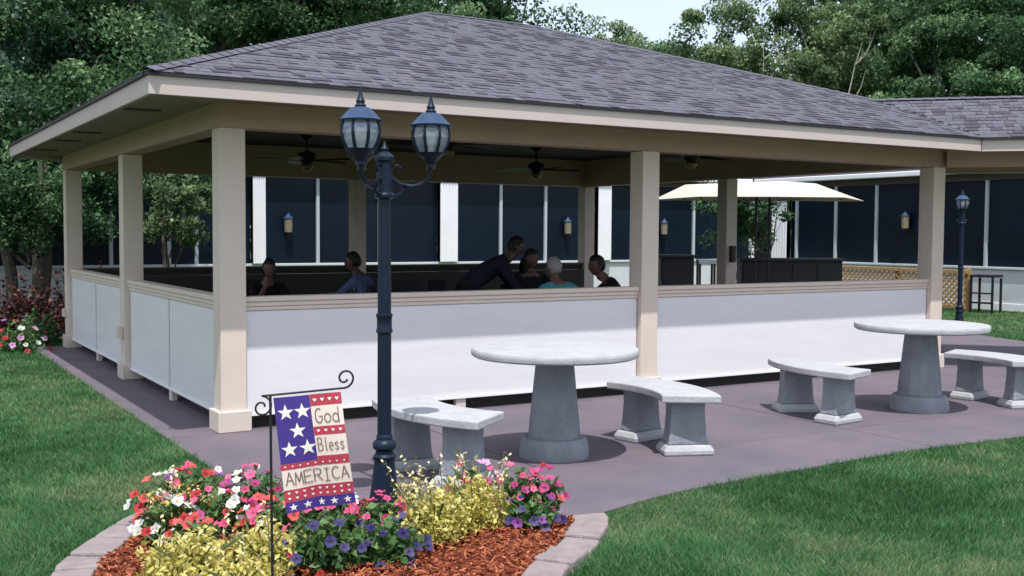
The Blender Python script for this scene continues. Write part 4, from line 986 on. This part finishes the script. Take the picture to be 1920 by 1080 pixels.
    for v in list(q):
        c = v.co.copy(); p = Vector((c.x*0.083, c.y*0.104+0.008, c.z*0.122+0.008))
        if c.y < -0.35 and c.z < 0.38: p = p*0.55+Vector((0,0.03,0.02))
        elif c.z < -0.25 and hairstyle == 'short': p = Vector((p.x*0.86,p.y*0.9+0.01,max(p.z,-0.065)))
        p += Vector((random.gauss(0,.003),random.gauss(0,.003),random.gauss(0,.003)))
        v.co = HM@p
    if hairstyle == 'long':
        for c,r in (((0,0.085,-0.10),(0.095,0.05,0.15)),((0.06,0.05,-0.10),(0.035,0.06,0.13)),((-0.06,0.05,-0.10),(0.035,0.06,0.13))):
            q = bmesh.ops.create_icosphere(hb, subdivisions=2, radius=1.0)['verts']
            for v in q: v.co = HM@(Vector((v.co.x*r[0],v.co.y*r[1],v.co.z*r[2]))*(1+random.uniform(-.05,.08))+Vector(c))
    if hairstyle == 'bun':
        q = bmesh.ops.create_icosphere(hb, subdivisions=2, radius=0.04)['verts']
        for v in q: v.co = HM@(v.co+Vector((0,0.09,0.09)))
    for f in hb.faces: f.smooth = True
    me = bpy.data.meshes.new('hair'); hb.to_mesh(me); hb.free(); me.materials.append(hair); ho = bpy.data.objects.new('hair', me); COL.objects.link(ho); ho.parent = root
    return root
def seated(lean=0.08, side=0.0, arms='table', headf=0.0):
    d = dict(pelvis=(0,0.06,0.53), waist=(side*0.3,0.06-lean*0.35,0.70), chest=(side*0.8,0.05-lean*0.9,0.93), neck=(side,0.03-lean*1.15,1.075), head=(side*1.1,0.0-lean*1.35-headf,1.15),
         shL=(side*0.8+0.185,0.05-lean*0.95,1.00), shR=(side*0.8-0.185,0.05-lean*0.95,1.00), hipL=(0.10,0.02,0.52), hipR=(-0.10,0.02,0.52), knL=(0.13,-0.40,0.50), knR=(-0.13,-0.40,0.50),
         anL=(0.13,-0.40,0.09), anR=(-0.13,-0.36,0.09), toeL=(0.14,-0.55,0.045), toeR=(-0.14,-0.51,0.045))
    if arms == 'table': d.update(elL=(0.27,-0.14-lean,0.82), elR=(-0.27,-0.14-lean,0.82), wrL=(0.14,-0.36-lean,0.815), wrR=(-0.14,-0.36-lean,0.815))
    if arms == 'chin': d.update(elL=(0.24,-0.22-lean,0.82), wrL=(0.10,-0.42-lean,0.815), elR=(-0.16,-0.30-lean,0.82), wrR=(-0.05,-0.17-lean*1.3,1.00))
    return d
def face_to(x, y, tx, ty): return math.atan2(ty-y, tx-x)+PI/2
chair(1.92,4.72,face_to(1.92,4.72,2.3,3.6),'dark chair carrying the woman resting chin on hand')
person(1.92,4.68,face_to(1.92,4.68,1.2,0.4),'woman in dark clothes, hair tied back, resting chin on hand',seated(0.10,0.02,'chin',0.02),CL['black'],CL['jeans'],SKIN[1],HAIR['dark'],'bun',(0.12,0,0.0),0.35,z=-0.09)
chair(2.95,3.86,face_to(2.95,3.86,2.45,4.4),'dark chair under the person in the patterned blue shirt')
person(2.95,3.83,face_to(2.95,3.83,2.45,4.4),'person in a patterned blue shirt seen from behind, dark hair',seated(0.16),CL['print'],CL['jeans'],SKIN[0],HAIR['dark'],'short',(0.2,0,0.2),0.6,1.1)
chair(3.40,3.35,0.4,'empty dark chair beside the lamp post shaft', 1.0)
# man bending over the table, facing picture-right
bend = dict(pelvis=(0,0.36,0.88), waist=(0,0.24,1.03), chest=(0,-0.02,1.22), neck=(0,-0.17,1.31), head=(0,-0.25,1.355), shL=(0.19,-0.04,1.25), shR=(-0.19,-0.04,1.25), elL=(0.25,-0.20,1.0), elR=(-0.25,-0.20,1.0), wrL=(0.15,-0.36,0.84), wrR=(-0.15,-0.36,0.84),
    hipL=(0.10,0.36,0.86), hipR=(-0.10,0.36,0.86), knL=(0.12,0.30,0.47), knR=(-0.12,0.36,0.47), anL=(0.12,0.42,0.09), anR=(-0.12,0.48,0.09), toeL=(0.13,0.27,0.045), toeR=(-0.13,0.33,0.045))
person(3.98,2.55,math.atan2(Rv.y,Rv.x)+PI/2+0.15,'heavy man in navy bending forward over the table',bend,CL['navy'],CL['black'],SKIN[0],HAIR['dark'],'short',(0.35,0,0),0.5,1.35)
chair(3.42,2.55,0.6,'dark chair behind the bending man in navy',1.05)
chair(4.40,2.50,face_to(4.4,2.5,4.45,1.7),'dark chair under the dark-haired woman beside the bending man')
person(4.40,2.46,face_to(4.40,2.46,4.2,1.2),'dark-haired woman in black sitting behind the table',seated(0.05,0.0,'table')|{}, CL['black'],CL['black'],SKIN[0],HAIR['dark'],'long',(0.15,0,0.3),1.0,1.1,z=0.06)
chair(3.95,1.02,face_to(3.95,1.02,4.4,1.7),'low dark chair under the person in teal',0.90)
person(3.92,1.04,face_to(3.92,1.04,4.1,1.9),'grey-haired person in a teal shirt seen from behind',seated(0.14,0.0,'table',0.04),CL['teal'],CL['jeans'],SKIN[1],HAIR['grey'],'short',(0.25,0,0.35),0.3,1.1,z=-0.01)
chair(5.10,1.44,face_to(5.1,1.44,4.4,1.75),'dark chair under the man in black next to the middle post',1.02)
person(5.05,1.46,face_to(5.05,1.46,4.4,1.75),'man in black leaning to the table next to the middle post',seated(0.20,-0.03,'table',0.03),CL['black'],CL['black'],SKIN[0],HAIR['dark'],'short',(0.15,0,0.3),0.9,1.25,z=0.0)
tag(MB().lathe([(0.034,0.0),(0.042,0.16),(0.043,0.165)],14).build('tumbler', mat('blue_tumbler',(0.06,0.16,0.30),0.25), loc=(4.02,1.58,0.761), smooth=True),'blue tumbler on the group table left of the teal shirt','tumbler')
tag(MB().lathe([(0.020,0.0),(0.026,0.05),(0.026,0.17),(0.012,0.20),(0.012,0.22)],12).build('bottle', MT['white'], loc=(4.14,1.50,0.761), smooth=True),'slim white bottle on the group table beside the blue tumbler','bottle')

# ================================================================== TREES AND SHRUBS
def leaf_tree(name, x, y, H, crown_c, crown_r, n, leaf, lm, bark, trunk_r, label, group=None, clumps=80, spread=0.42, limbs=7, seed=0, stems=1, cat='tree', clear=0.0, jit=0.14):
    r = np.random.default_rng(seed+100); rd = random.Random(seed)
    t = empty(name, (x,y,-0.055), 0, label, cat, group)
    cz = crown_c; rx,ry,rzz = crown_r
    d = r.normal(size=(clumps,3)); d /= np.linalg.norm(d,axis=1)[:,None]; rr = r.random(clumps)**0.45
    cc = d*rr[:,None]*np.array([rx,ry,rzz])*(1+jit*r.normal(size=(clumps,1)))+np.array([0,0,cz]); cc[:,2] = np.maximum(cc[:,2], clear+0.15)
    cr = spread*(0.6+0.8*r.random(clumps))
    idx = r.integers(0,clumps,n); dd = r.normal(size=(n,3)); dd /= np.linalg.norm(dd,axis=1)[:,None]
    P = cc[idx]+dd*(cr[idx]*(r.random(n)**0.42))[:,None]*np.array([1.15,1.15,0.8])
    P[:,2] = np.maximum(P[:,2], clear)
    ct = r.normal(0,0.16,clumps)
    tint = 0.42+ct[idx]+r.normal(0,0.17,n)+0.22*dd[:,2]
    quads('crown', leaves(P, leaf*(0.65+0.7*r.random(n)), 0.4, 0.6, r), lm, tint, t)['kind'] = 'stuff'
    m = MB()
    for s_ in range(stems):
        bx_,by_ = (0,0) if stems == 1 else (rd.uniform(-.22,.22), rd.uniform(-.22,.22))
        top = Vector((bx_*2.5+rd.uniform(-.2,.2), by_*2.5, cz+rzz*0.45)); k1 = Vector((bx_,by_,-0.2)).lerp(top,0.35)+Vector((rd.uniform(-.12,.12),rd.uniform(-.12,.12),0)); k2 = Vector((bx_,by_,-0.2)).lerp(top,0.7)+Vector((rd.uniform(-.18,.18),rd.uniform(-.18,.18),0))
        m.tube([(bx_,by_,-0.2),k1,k2,top],[trunk_r*1.25,trunk_r,trunk_r*0.62,trunk_r*0.2],9)
    m.build('trunk', bark, t, smooth=True)
    for i in range(limbs):
        k = cc[rd.randrange(clumps)]; b = Vector((0,0,-0.2)).lerp(top, rd.uniform(0.3,0.75)); e = Vector(k); q = b.lerp(e,0.5)+Vector((0,0,rd.uniform(0,.25)))
        MB().tube([b,q,e],[trunk_r*0.4,trunk_r*0.25,trunk_r*0.08],6).build('limb', bark, t, smooth=True)
    return t
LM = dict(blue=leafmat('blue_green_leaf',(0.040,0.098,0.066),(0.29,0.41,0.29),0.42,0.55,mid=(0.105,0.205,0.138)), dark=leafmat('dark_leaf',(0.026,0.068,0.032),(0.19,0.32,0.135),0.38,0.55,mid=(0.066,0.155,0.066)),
          mid=leafmat('mid_leaf',(0.036,0.092,0.040),(0.27,0.41,0.19),0.42,0.55,mid=(0.102,0.205,0.088)), olive=leafmat('olive_leaf',(0.055,0.098,0.042),(0.33,0.42,0.20),0.44,0.55,mid=(0.145,0.225,0.100)),
          red=leafmat('dark_red_leaf',(0.022,0.010,0.010),(0.12,0.040,0.032),0.2,0.5,mid=(0.05,0.018,0.016)))
GT = 'tall trees behind the buildings'
leaf_tree('leafy_tree',-0.9,11.6,9,5.0,(2.7,2.0,3.6),59799,0.093,LM['blue'],MT['bark'],0.16,'tall blue-green tree at the far left edge of the picture',GT,130,0.50,9,1,clear=1.5)
leaf_tree('leafy_tree',1.6,11.2,8,4.6,(1.9,1.5,2.9),46000,0.087,LM['mid'],MT['bark'],0.13,'blue-green bushy tree behind the left eave of the pavilion',GT,100,0.46,8,2,clear=1.5)
leaf_tree('leafy_tree',-0.2,10.0,4,2.6,(1.6,1.2,1.3),25299,0.074,LM['dark'],MT['bark'],0.09,'dark low-branching tree behind the far left post',GT,60,0.40,9,3,stems=3,clear=1.2)
leaf_tree('small_tree',1.95,9.35,3,2.05,(0.62,0.55,0.75),2600,0.085,LM['olive'],MT['bark'],0.035,'small pale-leaved tree seen through the left bay',None,30,0.22,6,4,clear=1.0)
leaf_tree('leafy_tree',7.2,25.5,14,9.0,(3.4,2.8,4.8),38000,0.150,LM['mid'],MT['bark'],0.22,'green tree rising left of the roof peak',GT,130,0.62,8,5,clear=3)
leaf_tree('leafy_tree',10.2,26.4,15,9.2,(3.2,2.8,5.4),34000,0.150,LM['dark'],MT['bark'],0.24,'dark tree just left of the roof peak',GT,120,0.62,8,6,clear=3)
leaf_tree('leafy_tree',12.6,24.6,15,9.0,(2.9,2.6,5.2),34000,0.145,LM['mid'],MT['bark'],0.24,'mid green tree directly behind the roof peak',GT,120,0.6,8,16,clear=3)
leaf_tree('leafy_tree',14.3,20.6,14,8.0,(2.25,2.2,4.6),34000,0.130,LM['mid'],MT['bark'],0.2,'bright green tree just left of the sky gap',GT,120,0.5,8,7,clear=3)
leaf_tree('leafy_tree',2.4,20.5,13,8.5,(3.2,2.6,4.6),34000,0.150,LM['dark'],MT['bark'],0.22,'dark tree between the left trees and the roof',GT,110,0.65,8,8,clear=3)
leaf_tree('leafy_tree',22.9,26.2,10,7.0,(2.6,2.2,2.75),42000,0.125,LM['olive'],MT['palebark'],0.14,'low pointed green tree in the middle of the sky gap',GT,170,0.45,9,9,clear=2.5,jit=0.06)
leaf_tree('leafy_tree',20.8,27.4,10,6.9,(2.3,2.0,2.5),36000,0.125,LM['mid'],MT['bark'],0.14,'low bushy tree under the left part of the sky gap',GT,150,0.45,9,19,clear=2.5,jit=0.06)
leaf_tree('leafy_tree',24.3,24.4,9,6.9,(1.7,1.8,2.3),24000,0.125,LM['mid'],MT['palebark'],0.13,'low green tree filling the right foot of the sky gap',GT,110,0.42,8,29,clear=2.5,jit=0.06)
leaf_tree('leafy_tree',25.6,22.2,12,7.0,(2.5,2.3,4.4),36000,0.135,LM['olive'],MT['palebark'],0.15,'olive tree bounding the sky gap on its right',GT,130,0.46,10,10,clear=2.5)
leaf_tree('leafy_tree',28.6,20.2,13,7.4,(2.7,2.3,4.8),36000,0.140,LM['olive'],MT['palebark'],0.16,'olive tree behind the leaning pale limbs',GT,130,0.48,12,11,clear=2.5)
leaf_tree('leafy_tree',30.6,17.0,14,7.8,(2.7,2.4,5.0),36000,0.140,LM['mid'],MT['palebark'],0.17,'green tree second from the right picture edge',GT,125,0.5,10,12,clear=2.5)
leaf_tree('leafy_tree',31.2,13.6,14,7.6,(2.7,2.4,4.8),36000,0.140,LM['dark'],MT['bark'],0.18,'dark green tree at the right picture edge',GT,120,0.5,8,13,clear=2.0)
# a few bare pale trunks standing before the right trees
def snag(x, y, pts, label, limb=True):
    rd = random.Random(int(x*10)); t = empty('bare_trunk', (x,y,0), 0, label, 'tree', 'bare pale trunks among the right trees')
    P = []
    for a,b in zip(pts[:-1],pts[1:]):
        for q in range(3): P.append(Vector(a).lerp(Vector(b),q/3)+Vector((rd.uniform(-.09,.09),rd.uniform(-.09,.09),0)))
    P.append(Vector(pts[-1])); n = len(P)
    MB().tube(P,[0.07-0.06*k/(n-1) for k in range(n)],7).build('trunk', MT['palebark'], t, smooth=True)
    for k in range(7 if limb else 4):
        b = P[rd.randrange(n//2-1,n-1)]; sg = rd.choice((-1,1)); L = rd.uniform(0.5,1.3)
        MB().tube([b, b+Vector((sg*0.25*L,-0.12*sg*L,0.25*L)), b+Vector((sg*0.42*L,-0.2*sg*L,0.6*L)), b+Vector((sg*(0.5+rd.uniform(-.1,.2))*L,-0.25*sg*L,1.05*L))],[0.026,0.021,0.014,0.005],5).build('limb', MT['palebark'], t, smooth=True)
snag(25.0,20.0,[(0,0,-0.2),(0.1,0,3.0),(-0.05,0,6.0),(0.1,0,8.6)],'slim upright pale bare trunk right of the sky gap', False)
snag(25.9,19.4,[(0,0,-0.2),(-0.05,0,2.6),(0.05,0,5.4),(-0.2,0,8.4)],'straight pale bare trunk with forked limbs')
snag(26.2,18.3,[(0,0,-0.2),(0.25,-0.1,3.6),(0.7,-0.4,6.0),(1.2,-0.7,8.2)],'leaning pale bare trunk above the roof valley')
# dense wood behind everything
n = 60000; X = rng.uniform(-16,60,n); base = 37-0.45*X+rng.normal(0,1.5,n); Zc = rng.random(n)**0.8
hgt = np.where((X>17.5)&(X<31.0), 4.6, 14.0)
P = np.stack([X, base, 0.3+Zc*hgt*(0.85+0.2*vnoise(X,X*0,0.5,4))],1)
o = quads('far_woods', leaves(P, 0.55*(0.6+0.8*rng.random(n)), 0.4, 0.7), LM['dark'], 0.35+0.3*(vnoise(P[:,0],P[:,2],0.8,6)-0.3)+rng.normal(0,0.15,n)); tag(o, kind='stuff', label='dark woods closing the view behind the trees', cat='woods')
# multi-stem ornamental tree under the umbrella
leaf_tree('small_tree',12.95,7.8,3,2.0,(1.05,0.8,0.62),4200,0.085,LM['dark'],MT['bark'],0.028,'slender multi-stemmed tree behind the umbrella',None,36,0.24,8,14,stems=5,clear=1.25)
# shrubs at the far left
def shrub(x, y, rx, h, lm, n, label, name='shrub', seed=0, leaf=0.07, group='shrubs beyond the far left corner'):
    t = empty(name, (x,y,-0.055), 0, label, 'shrub', group)
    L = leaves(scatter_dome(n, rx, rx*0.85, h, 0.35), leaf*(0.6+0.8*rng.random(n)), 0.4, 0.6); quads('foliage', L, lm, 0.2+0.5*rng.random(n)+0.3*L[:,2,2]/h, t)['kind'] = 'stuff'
    m = MB()
    for k in range(6): a = k*1.05; m.tube([(0,0,-0.1),(rx*0.45*math.cos(a),rx*0.4*math.sin(a),h*0.7)],[0.02,0.008],6)
    m.build('stems', MT['bark'], t)
shrub(-1.35,9.0,0.75,1.15,LM['red'],3200,'dark red leaved shrub at the left edge behind the flowers'); shrub(-0.35,8.9,0.70,1.05,LM['red'],3000,'dark red shrub between the flowers and the far post'); shrub(-0.30,7.95,0.38,0.55,LM['dark'],1300,'small dark green shrub beside the far left post'); shrub(0.5,9.4,0.7,1.2,LM['red'],2500,'dark red shrub behind the far left bay')
